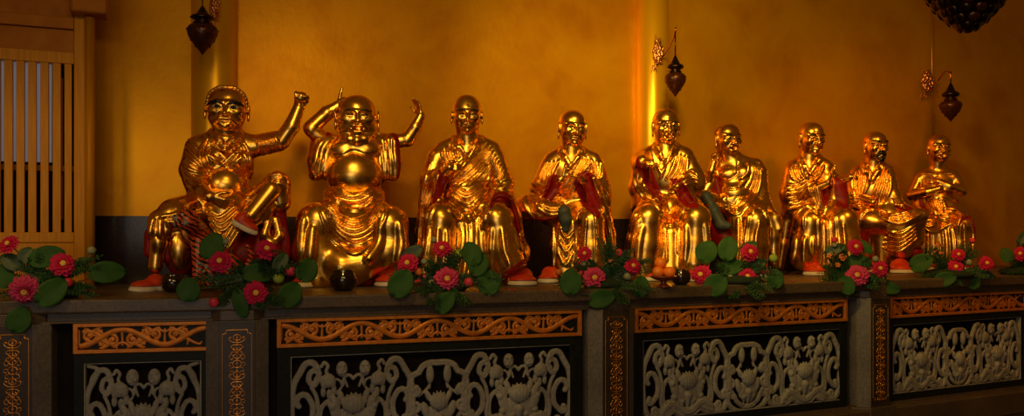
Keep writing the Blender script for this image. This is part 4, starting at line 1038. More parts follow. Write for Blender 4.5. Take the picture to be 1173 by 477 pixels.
def statue5():
    s = Fig(764, 7.2, .88, 'seated_statue', 'gilded statue thrusting one clenched hand forward in front of the round pillar')
    P = s.P; b = s.body; r = s.robe
    s.head(P(763, 145, -4), 41, 0.70, yaw=14, pitch=6, roll=-3, neck=(P(763, 176, 0), 11), brow=1.4, bulge=1.1, paint='white', brows='thin', wrinkle=2, ear=1.15, mouth='open')
    b.cap(P(744, 180, 2), P(782, 180, 2), 9, 9, 6); b.ell(P(763, 200, 0), (22, 15, 28), 6)
    b.chain([P(736, 184, -2), P(734, 192, -20), P(741, 186, -44)], [8, 7, 5], 2)
    s.hand(P(741, 187, -46), (.25, -.8, .05), (.2, -.1, -1), 19, (70, 75, 75, 78), 4, thumb=1, tcurl=35, wr=5)
    b.chain([P(788, 186, 0), P(794, 206, -8), P(776, 214, -28)], [8, 7, 4.6], 2)
    s.hand(P(777, 214, -29), (-1, -.3, .0), (0, .3, -1), 18, (50, 55, 60, 60), 4, thumb=-1)
    r.cap(P(744, 182, 2), P(782, 181, 2), 12, 12, 5); r.ell(P(763, 202, 1), (27, 16, 28), 6)
    r.chain([P(738, 184, 0), P(734, 186, -16), P(736, 186, -34)], [12, 11, 9], 4); r.chain([P(734, 190, -26), P(736, 210, -22), P(748, 232, -18)], [10, 9, 7], 4)
    r.chain([P(735, 190, 0), P(731, 216, 0), P(736, 232, -6)], [10, 11, 10], 4)
    r.chain([P(788, 187, 0), P(796, 206, -6), P(797, 212, -12)], [11, 12, 11], 4); r.chain([P(796, 210, -12), P(782, 212, -26)], [11, 8], 4); r.chain([P(782, 214, -26), P(792, 230, -22)], [8, 7], 4)
    r.ell(P(764, 238, 5), (42, 24, 18), 8)
    r.cap(P(752, 238, -6), P(742, 250, -34), 16, 17, 6); r.cap(P(780, 238, -6), P(797, 250, -34), 16, 16, 6)
    r.chain([P(742, 252, -34), P(740, 280, -35), P(736, 310, -38)], [17, 18, 18], 4); r.chain([P(797, 252, -34), P(796, 280, -34), P(795, 302, -36)], [16, 16, 17], 4)
    r.cap(P(768, 270, -20), P(768, 308, -26), 15, 18, 6); r.cap(P(724, 280, -20), P(722, 306, -20), 8, 8, 5)
    r.cap(P(765, 166, -24), P(758, 182, -24), 8, 3, 1, True)
    r.chain([P(742, 194, -38), P(744, 206, -33), P(752, 224, -29)], [6.5, 6.5, 4.5], 1, True); r.chain([P(775, 210, -35), P(784, 222, -33), P(793, 235, -30)], [5, 6, 4], 1, True)
    s.yoke(763, 168, 22, 10, 2, 7.5)
    st = []
    st += [([(771, 170), (764, 186), (758, 200)], 1.6, .5, False, 1), ([(766, 168), (760, 182), (754, 192)], 1.0, 0, True, 1), ([(752, 188), (758, 200), (756, 204)], 1.4, .4, False, 1)]
    st += s.folds([(776, 176), (770, 194), (762, 208)], [(788, 180), (786, 196), (776, 206)], 4, 1.4)
    st += s.folds([(784, 200), (792, 196), (800, 202)], [(784, 212), (796, 210), (803, 216)], 4, 1.3)
    st += s.folds([(726, 196), (728, 214), (740, 228), (756, 232)], [(738, 212), (746, 220), (754, 226), (764, 228)], 4, 1.5)
    st += s.folds([(752, 234), (764, 246), (776, 240)], [(756, 246), (768, 258), (778, 248)], 3, 1.4)
    st += [([(736, 234), (746, 232), (758, 244), (762, 262), (764, 300)], 1.5, .4, False, 1.5), ([(784, 238), (778, 256), (776, 290)], 1.5, .4, False, 1.5)]
    st += s.folds([(728, 244), (722, 270), (716, 300)], [(736, 260), (732, 280), (730, 308)], 3, 1.5, k=3)
    st += s.folds([(786, 258), (786, 280), (784, 304)], [(808, 256), (810, 280), (812, 302)], 2, 1.6, k=3)
    s.strokes(r, st)
    r.box((0, 0, -20), (200, 200, 20), .1, .6, True)
    s.emit(b, 'body', M['gold'], .58); s.emit(r, 'robe', M['gold'], .75)
    s.patch(r, [(735, 192), (746, 192), (752, 206), (758, 222), (756, 230), (743, 219), (735, 204), (728, 186), (731, 178)], M['red'], 'sleeve_lining', off=.4, label='red sleeve lining')
    s.patch(r, [(768, 205), (779, 205), (789, 218), (801, 237), (794, 239), (781, 234), (773, 222)], M['red'], 'sleeve_lining', off=.4, label='red sleeve lining')
    s.shoe(P(744, 323, -58), P(746, 320, -28), 22, 14); s.shoe(P(792, 323, -58), P(790, 320, -28), 22, 14)
def statue6():
    s = Fig(846, 7.65, .82, 'seated_statue', 'bare-chested gilded statue raising a hand to its ear, leg in grey boot crossed')
    P = s.P; b = s.body; r = s.robe
    s.head(P(834, 160, -3), 38, 0.74, yaw=33, pitch=2, neck=(P(842, 190, 2), 10), brow=1.2, bulge=1.0, brows='thin', paint='white', mouth='open', ear=1.1, cheeks=1.2)
    b.cap(P(828, 192, 2), P(866, 190, 2), 8.5, 8.5, 6); b.ell(P(845, 204, 0), (22, 14, 22), 6); b.ell(P(835, 200, -12), (11, 6, 8), 4); b.ell(P(852, 198, -12), (9, 6, 8), 4)
    b.ell(P(842, 222, -4), (20, 17, 16), 5)
    b.chain([P(822, 196, 2), P(812, 212, -6), P(815, 196, -14), P(818, 186, -15)], [7, 7, 5, 4], 2)
    s.hand(P(818, 187, -15), (-.1, -.1, 1), (.6, -.7, 0), 17, (25, 40, 50, 55), 5, thumb=1, tcurl=30)
    for m in (-1, 1): b.cap(P(842+m*4, 182, 1), P(844+m*18, 190, 1), 6, 7, 5)
    r.chain([P(862, 190, 3), P(868, 198, 2), P(870, 226, 0), P(872, 240, 2)], [9.5, 10.5, 10.5, 9], 4); r.ell(P(846, 214, 5), (25, 16, 26), 6); r.cap(P(856, 194, -2), P(838, 226, -8), 11, 14, 5)
    r.chain([P(814, 210, -4), P(806, 222, -8)], [9, 9], 4)
    r.ell(P(846, 238, 4), (38, 22, 17), 8)
    r.cap(P(832, 236, -4), P(812, 230, -26), 12, 11, 5)
    r.cap(P(858, 238, -6), P(866, 252, -32), 14, 14, 6); r.chain([P(866, 254, -32), P(865, 280, -32), P(862, 308, -34)], [14, 15, 16], 4)
    r.chain([P(846, 252, -22), P(846, 308, -26)], [13, 15], 6); r.chain([P(880, 246, -6), P(886, 270, -8), P(887, 300, -10)], [8, 7, 6], 5)
    r.chain([P(878, 238, -2), P(889, 250, -8), P(893, 262, -10)], [6, 5, 4.5], 3)
    r.ell(P(836, 200, -34), (15, 24, 16), 2, True); r.ell(P(834, 216, -36), (12, 22, 10), 2, True)
    st = []
    st += [([(857, 184), (856, 198), (842, 210), (824, 224)], 1.8, .6, False, 1.2), ([(858, 204), (846, 214), (830, 228)], 1.2, .3, False, 1.2)]
    st += s.folds([(864, 188), (860, 206), (850, 222), (842, 236)], [(872, 196), (870, 214), (862, 230), (846, 242)], 4, 1.4)
    st += s.folds([(830, 230), (842, 236), (852, 226)], [(832, 240), (844, 246), (860, 234)], 3, 1.3)
    st += s.folds([(846, 250), (846, 275), (844, 305)], [(858, 246), (854, 275), (852, 305)], 2, 1.4, k=2)
    st += [([(862, 244), (868, 238), (876, 244), (882, 262), (883, 290)], 1.4, .4, False, 1.2), ([(870, 254), (866, 275), (868, 300)], 1.5, .5, False, 2)]
    s.strokes(r, st)
    s.strokes(b, [([(828, 207), (838, 204), (846, 198)], 1.0, 0, True, 1.8), ([(845, 186), (845, 199)], .9, 0, True, 1.5), ([(830, 216), (842, 217), (852, 210)], .9, 0, True, 1.5)])
    r.box((0, 0, -20), (200, 200, 20), .1, .6, True)
    s.emit(b, 'body', M['gold'], .55); s.emit(r, 'robe', M['gold'], .7)
    g = Sdf(); g.chain([P(809, 226, -34), P(818, 242, -42), P(827, 258, -46)], [7, 6.6, 5.6], 2); g.cap(P(825, 258, -46), P(834, 259, -50), 5.4, 4.2, 2)
    go = s.emit(g, 'boot', M['greycloth'], .6, label='grey-green boot')
    g = Sdf(); g.cap(P(811, 231, -34), P(812, 234, -36), 8.9, 8.9, 0); v, q = g.mesh(.6)
    g2 = Sdf(); a = P(806, 231, -42); c = P(820, 228, -40)
    g2.chain([P(803, 233, -36), P(807, 236, -43), P(812, 236, -45), P(817, 233, -43), P(820, 229, -38)], 1.5, 1); v, q = g2.mesh(.5); mesh_obj('red_band', v*s.s, q, M['red'], go)
    rd = Sdf(); rd.ell(P(831, 272, -24), (16, 14, 16), 4); rd.cap(P(812, 246, -22), P(826, 264, -26), 7, 10, 4); rd.cap(P(820, 206, -6), P(826, 232, -14), 5, 8, 4)
    s.emit(rd, 'red_under_robe', M['red'], .9, label='red under robe')
    s.shoe(P(836, 319, -56), P(838, 316, -28), 20, 13); s.shoe(P(872, 319, -56), P(872, 316, -28), 20, 13)
def statue7():
    s = Fig(935, 8.1, .79, 'seated_statue', 'gilded statue in three-quarter view with a palm raised in prayer')
    P = s.P; b = s.body; r = s.robe
    s.head(P(930, 159, -3), 38, 0.70, yaw=30, pitch=7, neck=(P(927, 190, 2), 10), brow=1.1, brows='thin', ear=1.2)
    b.cap(P(910, 194, 2), P(942, 192, 2), 8.5, 8.5, 6); b.ell(P(928, 212, 0), (20, 14, 24), 6)
    b.chain([P(907, 198, 0), P(906, 220, -8), P(930, 218, -20), P(948, 210, -26)], [7.5, 7, 5.5, 4], 2)
    s.hand(P(948, 210, -26), (.35, -.1, 1), (.9, .1, -.2), 22, (4, 4, 5, 6), 5, thumb=1, tcurl=5)
    b.chain([P(944, 196, 2), P(960, 208, -8), P(974, 203, -18)], [7.5, 6, 4], 2)
    s.hand(P(971, 203, -18), (1, -.2, .1), (0, .2, -1), 14, (35, 40, 45, 50), 4, thumb=1)
    r.cap(P(911, 196, 2), P(940, 195, 2), 11, 11, 5); r.ell(P(927, 214, 1), (25, 16, 26), 6)
    r.chain([P(909, 198, 0), P(905, 222, -4), P(908, 240, -6)], [11, 12, 11], 4); r.chain([P(908, 226, -8), P(932, 218, -20)], [10, 7], 4); r.chain([P(932, 216, -20), P(938, 238, -18)], [8, 8], 4)
    r.chain([P(944, 200, 0), P(958, 212, -8), P(956, 232, -8)], [9, 8, 9], 4); r.chain([P(962, 212, -10), P(966, 232, -10)], [7, 8], 4)
    r.ell(P(935, 244, 5), (36, 22, 16), 8)
    r.cap(P(920, 244, -4), P(928, 254, -30), 14, 14, 6); r.cap(P(950, 242, -4), P(966, 252, -28), 14, 14, 6)
    r.chain([P(928, 256, -30), P(924, 280, -30), P(920, 296, -32)], [14, 15, 14], 4); r.chain([P(967, 254, -28), P(970, 280, -28), P(972, 300, -30)], [14, 15, 16], 4)
    r.cap(P(946, 266, -18), P(946, 302, -20), 15, 16, 6); r.chain([P(902, 248, -4), P(897, 280, -4), P(893, 306, -4)], [8, 6, 5], 4)
    r.chain([P(914, 250, -22), P(911, 268, -22)], [5.5, 5], 2)
    r.cap(P(928, 184, -22), P(932, 200, -22), 6, 3, 1, True)
    s.yoke(928, 182, 19, 9, 2, 7)
    st = []
    st += [([(922, 186), (926, 196), (934, 206)], 1.4, .5, False, 1), ([(944, 190), (938, 202), (930, 208)], 1.4, .5, False, 1)]
    st += s.folds([(904, 190), (908, 204), (920, 208)], [(920, 186), (922, 198), (926, 206)], 4, 1.5)
    st += s.folds([(900, 212), (912, 212), (924, 208)], [(906, 240), (920, 236), (934, 214)], 6, 1.5)
    st += s.folds([(926, 214), (930, 226), (938, 236)], [(936, 212), (938, 224), (940, 236)], 3, 1.2)
    st += s.folds([(920, 262), (921, 246), (930, 241), (940, 246)], [(910, 262), (914, 244), (926, 236), (942, 242)], 2, 1.6)
    st += s.folds([(938, 250), (938, 275), (936, 300)], [(956, 246), (958, 270), (960, 300)], 4, 1.4, k=2)
    st += s.folds([(912, 272), (910, 288), (906, 304)], [(932, 272), (932, 288), (936, 300)], 3, 1.2, k=2)
    st += [([(966, 258), (968, 280), (966, 300)], 1.4, .4, False, 2)]
    s.strokes(r, st)
    r.box((0, 0, -20), (200, 200, 20), .1, .6, True)
    s.emit(b, 'body', M['gold'], .55); s.emit(r, 'robe', M['gold'], .7)
    s.patch(r, [(940, 208), (947, 214), (949, 228), (944, 238), (941, 228), (939, 216)], M['red'], 'sleeve_lining', off=.5, label='red sleeve lining')
    s.patch(r, [(957, 203), (966, 205), (971, 210), (971, 232), (975, 240), (966, 238), (957, 230), (955, 216)], M['red'], 'sleeve_lining', off=.5, label='red sleeve lining')
    s.shoe(P(936, 317, -56), P(928, 314, -28), 24, 14); s.shoe(P(972, 317, -56), P(968, 314, -28), 20, 13)
def statue8():
    s = Fig(1012, 8.6, .75, 'seated_statue', 'gilded statue with black beard and heavy black brows, one leg crossed level')
    P = s.P; b = s.body; r = s.robe
    s.head(P(1003, 168, -3), 35, 0.72, yaw=36, pitch=2, neck=(P(1000, 198, 2), 9), brow=1.2, brows='thick', ear=1.1)
    L, H = s.L, s.hH
    bd = Sdf(); bd.chain([L(-.15, -.30, -.30), L(-.06, -.385, -.225), L(.06, -.385, -.225), L(.15, -.30, -.30)], [.03*H, .045*H, .045*H, .03*H], 1); bd.ell(L(0, -.34, -.43), np.array([.10, .07, .10])*H, 1, False, s.hR)
    bd.chain([L(-.14, -.29, -.30), L(-.10, -.31, -.40), L(0, -.34, -.44), L(.10, -.31, -.40), L(.14, -.29, -.30)], .035*H, 1)
    s.emit(bd, 'beard', M['black'], .4, label='black moustache and goatee')
    b.cap(P(984, 200, 2), P(1014, 199, 2), 8, 8, 6); b.ell(P(1000, 216, 0), (19, 13, 22), 6)
    b.chain([P(981, 204, 0), P(982, 226, -8), P(1000, 232, -24)], [7, 6.5, 4.5], 2); b.chain([P(1016, 204, 0), P(1024, 226, -8), P(1032, 236, -18)], [7, 6, 4.5], 2)
    s.hand(P(1024, 234, -28), (1, -.1, -.1), (0, .2, -1), 15, (20, 24, 26, 28), 4, thumb=1)
    r.cap(P(984, 202, 2), P(1013, 201, 2), 10.5, 10.5, 5); r.ell(P(1000, 218, 1), (23, 15, 24), 6)
    r.chain([P(981, 206, 0), P(979, 226, -4), P(984, 236, -12)], [10, 10, 8.5], 4); r.chain([P(1017, 206, 0), P(1022, 226, -4), P(1028, 240, -8)], [9, 9, 8], 4)
    r.ell(P(1012, 246, 4), (38, 20, 15), 8)
    r.cap(P(990, 246, -4), P(996, 252, -26), 13, 13, 5); r.chain([P(996, 254, -26), P(1018, 256, -36), P(1040, 252, -38), P(1056, 247, -34)], [13, 10, 9, 7], 4)
    r.cap(P(1024, 246, -4), P(1048, 250, -26), 12, 12, 5); r.chain([P(1034, 262, -26), P(1032, 284, -26)], [17, 13], 4); r.chain([P(1048, 260, -24), P(1050, 276, -24)], [11, 8], 4)
    r.chain([P(986, 262, -18), P(984, 290, -18), P(984, 304, -18)], [10, 10, 10], 4); r.cap(P(1010, 270, -14), P(1010, 300, -12), 14, 12, 6)
    r.cap(P(1001, 192, -20), P(998, 204, -20), 5, 3, 1, True)
    s.yoke(1000, 188, 17, 9, 2, 6.5)
    st = []
    st += s.folds([(996, 190), (996, 206), (990, 222)], [(978, 198), (976, 212), (980, 228)], 5, 1.4)
    st += s.folds([(1012, 190), (1006, 208), (1000, 226)], [(1020, 200), (1020, 216), (1014, 232)], 4, 1.3)
    st += s.folds([(974, 222), (980, 230), (990, 228)], [(978, 236), (986, 240), (996, 236)], 4, 1.3)
    st += s.folds([(1006, 240), (1024, 246), (1050, 240)], [(1014, 252), (1032, 256), (1058, 244)], 4, 1.3)
    st += s.folds([(1016, 264), (1032, 268), (1048, 258)], [(1012, 284), (1030, 288), (1050, 274)], 5, 1.5)
    st += [([(982, 300), (984, 256), (990, 243), (1000, 240), (1008, 246)], 1.6, .4, False, 1.2)]
    s.strokes(r, st)
    r.box((0, 0, -20), (200, 200, 20), .1, .6, True)
    s.emit(b, 'body', M['gold'], .55); s.emit(r, 'robe', M['gold'], .7)
    s.patch(r, [(999, 228), (1007, 228), (1006, 236), (999, 236)], M['red'], 'cuff_lining', label='red cuff lining')
    s.patch(r, [(1020, 226), (1028, 228), (1042, 236), (1046, 240), (1036, 241), (1026, 238)], M['red'], 'sleeve_lining', label='red sleeve lining')
    rd = Sdf(); rd.cap(P(990, 254, -20), P(984, 290, -16), 11, 9, 4); rd.cap(P(1000, 292, -10), P(1048, 288, -14), 10, 8, 4)
    s.emit(rd, 'under_robe', M['red'], .9, label='dark red under robe')
    s.shoe(P(1038, 314, -56), P(1028, 311, -28), 26, 14)
    s.shoe(P(996, 314, -52), P(996, 311, -26), 20, 12)
def statue9():
    s = Fig(1080, 9.1, .70, 'seated_statue', 'thin gilded statue with ribs showing and arms folded, furthest right')
    P = s.P; b = s.body; r = s.robe
    s.head(P(1076, 170, -3), 32, 0.74, yaw=24, pitch=2, neck=(P(1073, 200, 2), 6.5), brow=1.3, brows='thin', cheeks=.9, ear=1.1, mouth='open')
    b.cap(P(1058, 204, 2), P(1091, 202, 2), 7, 7, 5); b.ell(P(1074, 212, 0), (19, 12, 15), 6); b.ell(P(1076, 230, -2), (16, 13, 14), 6)
    b.chain([P(1053, 206, 0), P(1044, 224, -8)], [6.5, 5.5], 2); b.chain([P(1044, 224, -8), P(1062, 220, -20), P(1076, 216, -24)], [5.5, 5, 3.8], 2)
    s.hand(P(1074, 217, -24), (1, .1, .12), (0, .8, -.2), 15, (8, 8, 8, 10), 3, thumb=1)
    b.chain([P(1094, 206, 0), P(1102, 219, -8)], [6.5, 5.2], 2); b.chain([P(1102, 219, -8), P(1088, 214, -18), P(1074, 208, -21)], [5.2, 4.6, 3.6], 2)
    s.hand(P(1075, 208, -21), (-1, .1, .1), (0, .8, -.2), 15, (8, 8, 8, 10), 3, thumb=-1)
    for i in range(3): s.strokes(b, [([(1062, 228+i*4), (1070, 230+i*4), (1078, 226+i*4)], .7, 0, True, 1), ([(1080, 226+i*4), (1088, 229+i*4)], .7, 0, True, 1)])
    for m in (-1, 1): b.cap(P(1074+m*4, 196, 1), P(1074+m*17, 202, 1), 5, 6, 4)
    for sx in (-1, 1): b.cap(P(1074+sx*3, 200, -12), P(1074+sx*16, 199, -8), 1.4, 1.4, 1.5)
    r.chain([P(1056, 218, 2), P(1054, 236, 2)], [8, 9], 4); r.chain([P(1072, 226, -13), P(1078, 244, -14)], [4, 6], 3); r.ell(P(1078, 238, 2), (25, 15, 14), 6)
    r.ell(P(1080, 250, 2), (33, 18, 14), 7)
    r.cap(P(1066, 248, -4), P(1064, 258, -24), 12, 12, 5); r.cap(P(1092, 246, -4), P(1104, 258, -26), 12, 11.5, 5)
    r.chain([P(1064, 260, -24), P(1062, 282, -24), P(1062, 304, -26)], [12, 12, 13], 4); r.chain([P(1104, 260, -26), P(1105, 282, -26), P(1106, 304, -28)], [11.5, 11, 12], 4)
    r.cap(P(1084, 264, -16), P(1084, 304, -18), 12, 13, 6)
    st = []
    st += s.folds([(1064, 226), (1068, 238), (1076, 246)], [(1080, 226), (1082, 236), (1086, 244)], 4, 1.2)
    st += s.folds([(1080, 240), (1094, 240), (1108, 250)], [(1076, 250), (1090, 252), (1098, 256)], 3, 1.2)
    st += [([(1098, 290), (1097, 262), (1102, 248), (1110, 248), (1115, 260), (1115, 290)], 1.4, .4, False, 1), ([(1104, 256), (1105, 276), (1106, 296)], 1.2, .5, False, 1.5)]
    st += s.folds([(1054, 258), (1064, 252), (1080, 258)], [(1060, 262), (1070, 266), (1090, 256)], 3, 1.3)
    st += s.folds([(1056, 270), (1056, 285), (1054, 302)], [(1090, 262), (1092, 280), (1092, 302)], 6, 1.2, k=2)
    s.strokes(r, st)
    r.box((0, 0, -20), (200, 200, 20), .1, .6, True)
    s.emit(b, 'body', M['gold'], .5); s.emit(r, 'robe', M['gold'], .7)
    s.patch(r, [(1052, 226), (1057, 226), (1060, 236), (1065, 246), (1059, 244), (1053, 236)], M['red'], 'robe_lining', label='red robe lining')
    s.patch(r, [(1098, 262), (1101, 250), (1108, 246), (1115, 252), (1118, 266), (1117, 280), (1115, 266), (1109, 251), (1103, 254)], M['red'], 'knee_lining', label='red lining round the knee')
    s.shoe(P(1064, 312, -50), P(1064, 309, -24), 18, 12); s.shoe(P(1106, 312, -50), P(1104, 309, -24), 18, 12)
for _f in [globals().get('statue%d' % i) for i in range(1, 10)]:
    if _f: _f()
# ------------------------------------------------------------------ flowers, bowls, fruit, lamps, tiger
def petal_mat(name, c1, c2, c3):
    m, nt, b = new_mat(name)
    tc = nt.nodes.new('ShaderNodeTexCoord'); ln = nt.nodes.new('ShaderNodeVectorMath'); ln.operation = 'LENGTH'
    nt.links.new(tc.outputs['Object'], ln.inputs[0])
    n = noise_node(nt, 60, 3); ad = nt.nodes.new('ShaderNodeMath'); ad.operation = 'MULTIPLY_ADD'; ad.inputs[1].default_value = 16.0; 
    sb = nt.nodes.new('ShaderNodeMath'); sb.operation = 'MULTIPLY'; sb.inputs[1].default_value = .35
    nt.links.new(n.outputs['Fac'], sb.inputs[0]); nt.links.new(ln.outputs['Value'], ad.inputs[0]); nt.links.new(sb.outputs[0], ad.inputs[2])
    r = ramp(nt, ad.outputs[0], [(0.2, c1), (0.7, c2), (1.0, c3)])
    nt.links.new(r.outputs[0], b.inputs['Base Color']); b.inputs['Roughness'].default_value = .7; b.inputs['Specular IOR Level'].default_value = .2
    b.inputs['Subsurface Weight'].default_value = 0.0
    return m
M['petal'] = petal_mat('crimson_petal', (.48, .012, .03), (.48, .007, .045), (.55, .014, .09))
M['petal_deep'] = petal_mat('magenta_petal', (.34, .006, .03), (.42, .008, .05), (.60, .05, .16))
M['centre'] = simple('yellow_centre', (.75, .42, .05), (.9, .62, .14), .7, 0, 300, .4)
M['leaf'] = simple('round_leaf', (.016, .070, .008), (.032, .105, .014), .6, 0, 9, .1, spec=.25)
M['leaf_dark'] = simple('dark_leaf', (.010, .035, .010), (.022, .065, .016), .5, 0, 14, .1)
M['fern'] = simple('fern_green', (.016, .06, .016), (.035, .11, .03), .55, 0, 30)
M['lime'] = simple('lime_pompon', (.20, .30, .03), (.34, .45, .06), .6, 0, 120, .5)
M['budred'] = simple('pink_bud', (.60, .02, .06), (.75, .06, .12), .5, 0, 30)
M['palebud'] = simple('pale_green_bud', (.22, .24, .14), (.34, .34, .22), .6, 0, 60)
M['orangeblossom'] = simple('orange_blossom', (.55, .12, .02), (.7, .22, .05), .6, 0, 60)
M['stem'] = simple('green_stem', (.03, .08, .015), (.05, .12, .02), .5, 0, 30)
M['foam'] = simple('dark_green_foam', (.008, .018, .008), (.014, .03, .012), .9, 0, 50, .3)

def frame_from(nrm, up=(0, 0, 1)):
    z = _n(nrm); x = np.cross(up, z); x = _n(x if np.linalg.norm(x) > .05 else np.array([1.0, 0, 0])); y = np.cross(z, x)
    return np.stack([x, y, z], 1)      # columns
def flower_mesh(rad, rings, seed):
    rng = random.Random(seed); V = []; F = []
    for ring, (n, r, tilt, w) in enumerate(rings):
        for i in range(n):
            a = 2*math.pi*(i + .5*(ring % 2))/n + rng.uniform(-.08, .08); tl = math.radians(tilt + rng.uniform(-7, 7)); ww = w*rng.uniform(.9, 1.1); rr = r*rng.uniform(.92, 1.06)
            ca, sa = math.cos(a), math.sin(a); b0 = len(V); ns = 6
            for s in range(ns+1):
                t = s/ns; prof = ww*(math.sin(math.pi*min(t*.8+.12, 1))**.8)*(1 if s < ns else .35)
                rad_ = .10+.90*t; cup = .10*math.sin(math.pi*t)
                for q in (-1, -.35, .35, 1):
                    x = rad_*math.cos(tl)*rr - cup*0; z = rad_*math.sin(tl)*rr*.9 - .22*t*t*rr*math.cos(tl) + .10*rr*abs(q)**2*.8 + .03*rr*ring
                    y = q*prof*rr*.5
                    V.append(((x*ca - y*sa)*rad, (x*sa + y*ca)*rad, z*rad))
            for s in range(ns):
                for q in range(3): k = b0+s*4+q; F.append((k, k+1, k+5, k+4))
    return V, F
RING_OPEN = [(14, 1.0, 4, .52), (13, .86, 18, .50), (11, .66, 34, .46), (8, .44, 52, .42)]
RING_FULL = [(15, 1.0, 0, .46), (15, .92, 18, .42), (13, .78, 36, .40), (10, .60, 54, .36), (8, .42, 70, .34)]
def thick(o, t): m = o.modifiers.new('solid', 'SOLIDIFY'); m.thickness = t; m.offset = 0; return o
_seed = [7]
def orient(o, R, loc): o.matrix_local = Matrix(((R[0][0], R[0][1], R[0][2], loc[0]), (R[1][0], R[1][1], R[1][2], loc[1]), (R[2][0], R[2][1], R[2][2], loc[2]), (0, 0, 0, 1)))
def flower(root, loc, nrm, rad, deep=False):
    _seed[0] += 1
    V, F = flower_mesh(rad, RING_FULL if deep else RING_OPEN, _seed[0])
    o = thick(mesh_obj('flower', V, F, M['petal_deep' if deep else 'petal'], root), rad*.03); orient(o, frame_from(nrm), loc)
    cn = lathe('flower_centre', [(rad*.02, rad*.02), (rad*.22, rad*.04), (rad*.25, rad*.14), (rad*.19, rad*.24), (rad*.09, rad*.27), (rad*.01, rad*.25)], M['centre'], o, 20)
    cn.location = (0, 0, rad*(.10 if not deep else .12)); return o
def leaf(root, loc, nrm, axis, L, W, mat='leaf', heart=False, cup=.12):
    """broad leaf blade: axis runs from stalk to tip, picture-scaled"""
    nrm = _n(nrm); ax = _n(np.array(axis, float) - nrm*np.dot(axis, nrm)); sd = np.cross(nrm, ax)
    V = []; F = []; n = 12; mcols = 8
    for i in range(n+1):
        t = i/n; hw = W*(math.sin(math.pi*min(1, t**.85*.985+.008))**.55)
        for j in range(mcols+1):
            q = j/mcols*2-1
            back = (-.16*L*abs(q)**1.5*(1-t)**3 if heart else 0)
            x = (t-.5)*2*L + back; y = q*hw
            z = cup*W*(q*q) - .10*L*(2*t-1)**2 + .02*W*math.sin(9*t+3*q)- (0.04*W if abs(q) < .1 else 0)
            V.append(np.array(loc) + ax*x + sd*y + nrm*z)
    for i in range(n):
        for j in range(mcols): k = i*(mcols+1)+j; F.append((k, k+1, k+mcols+2, k+mcols+1))
    return thick(mesh_obj('leaf', V, F, M[mat], root), .003)
def sprig(root, base, tip, nleaf, ls, mat='fern', name='fern_sprig', needle=True, rng=random):
    """a stem with paired leaflets, all one frond"""
    base = np.array(base, float); tip = np.array(tip, float); ax = tip-base; L = np.linalg.norm(ax); ax /= L
    side = _n(np.cross(ax, [0, -1, .2])); up = np.cross(side, ax); V = []; F = []
    def blade(c, d, l, w):
        s2 = _n(np.cross(d, up)); k = len(V)
        if needle: pts = [(0, 0), (.4, w), (1, 0), (.4, -w)]
        else: pts = [(0, 0), (.3, w*.8), (.7, w), (1, 0), (.7, -w), (.3, -w*.8)]
        for a, b in pts: V.append(c + d*l*a + s2*b)
        F.append(tuple(range(k, k+len(pts))))
    n = 6; k0 = len(V)
    for i in range(n+1):
        c = base + ax*L*i/n - np.array([0, 0, 1])*.06*L*(i/n)**2
        for a in range(4): V.append(c + .0016*(side*math.cos(a*math.pi/2) + up*math.sin(a*math.pi/2)))
    for i in range(n):
        for a in range(4): F.append((k0+i*4+a, k0+i*4+(a+1) % 4, k0+i*4+4+(a+1) % 4, k0+i*4+4+a))
    for i in range(nleaf):
        t = .12 + .88*i/nleaf; c = base + ax*L*t - np.array([0, 0, 1])*.06*L*t*t; l = ls*(1-.5*t)*rng.uniform(.8, 1.15)
        for sg in (-1, 1): blade(c, _n(ax*.75 + side*sg + up*rng.uniform(-.35, .5)), l, l*(.13 if needle else .30))
    blade(base+ax*L*.96 - np.array([0, 0, 1])*.055*L, ax, ls*.6, ls*.1)
    return thick(mesh_obj(name, V, F, M[mat], root, False), .0012)
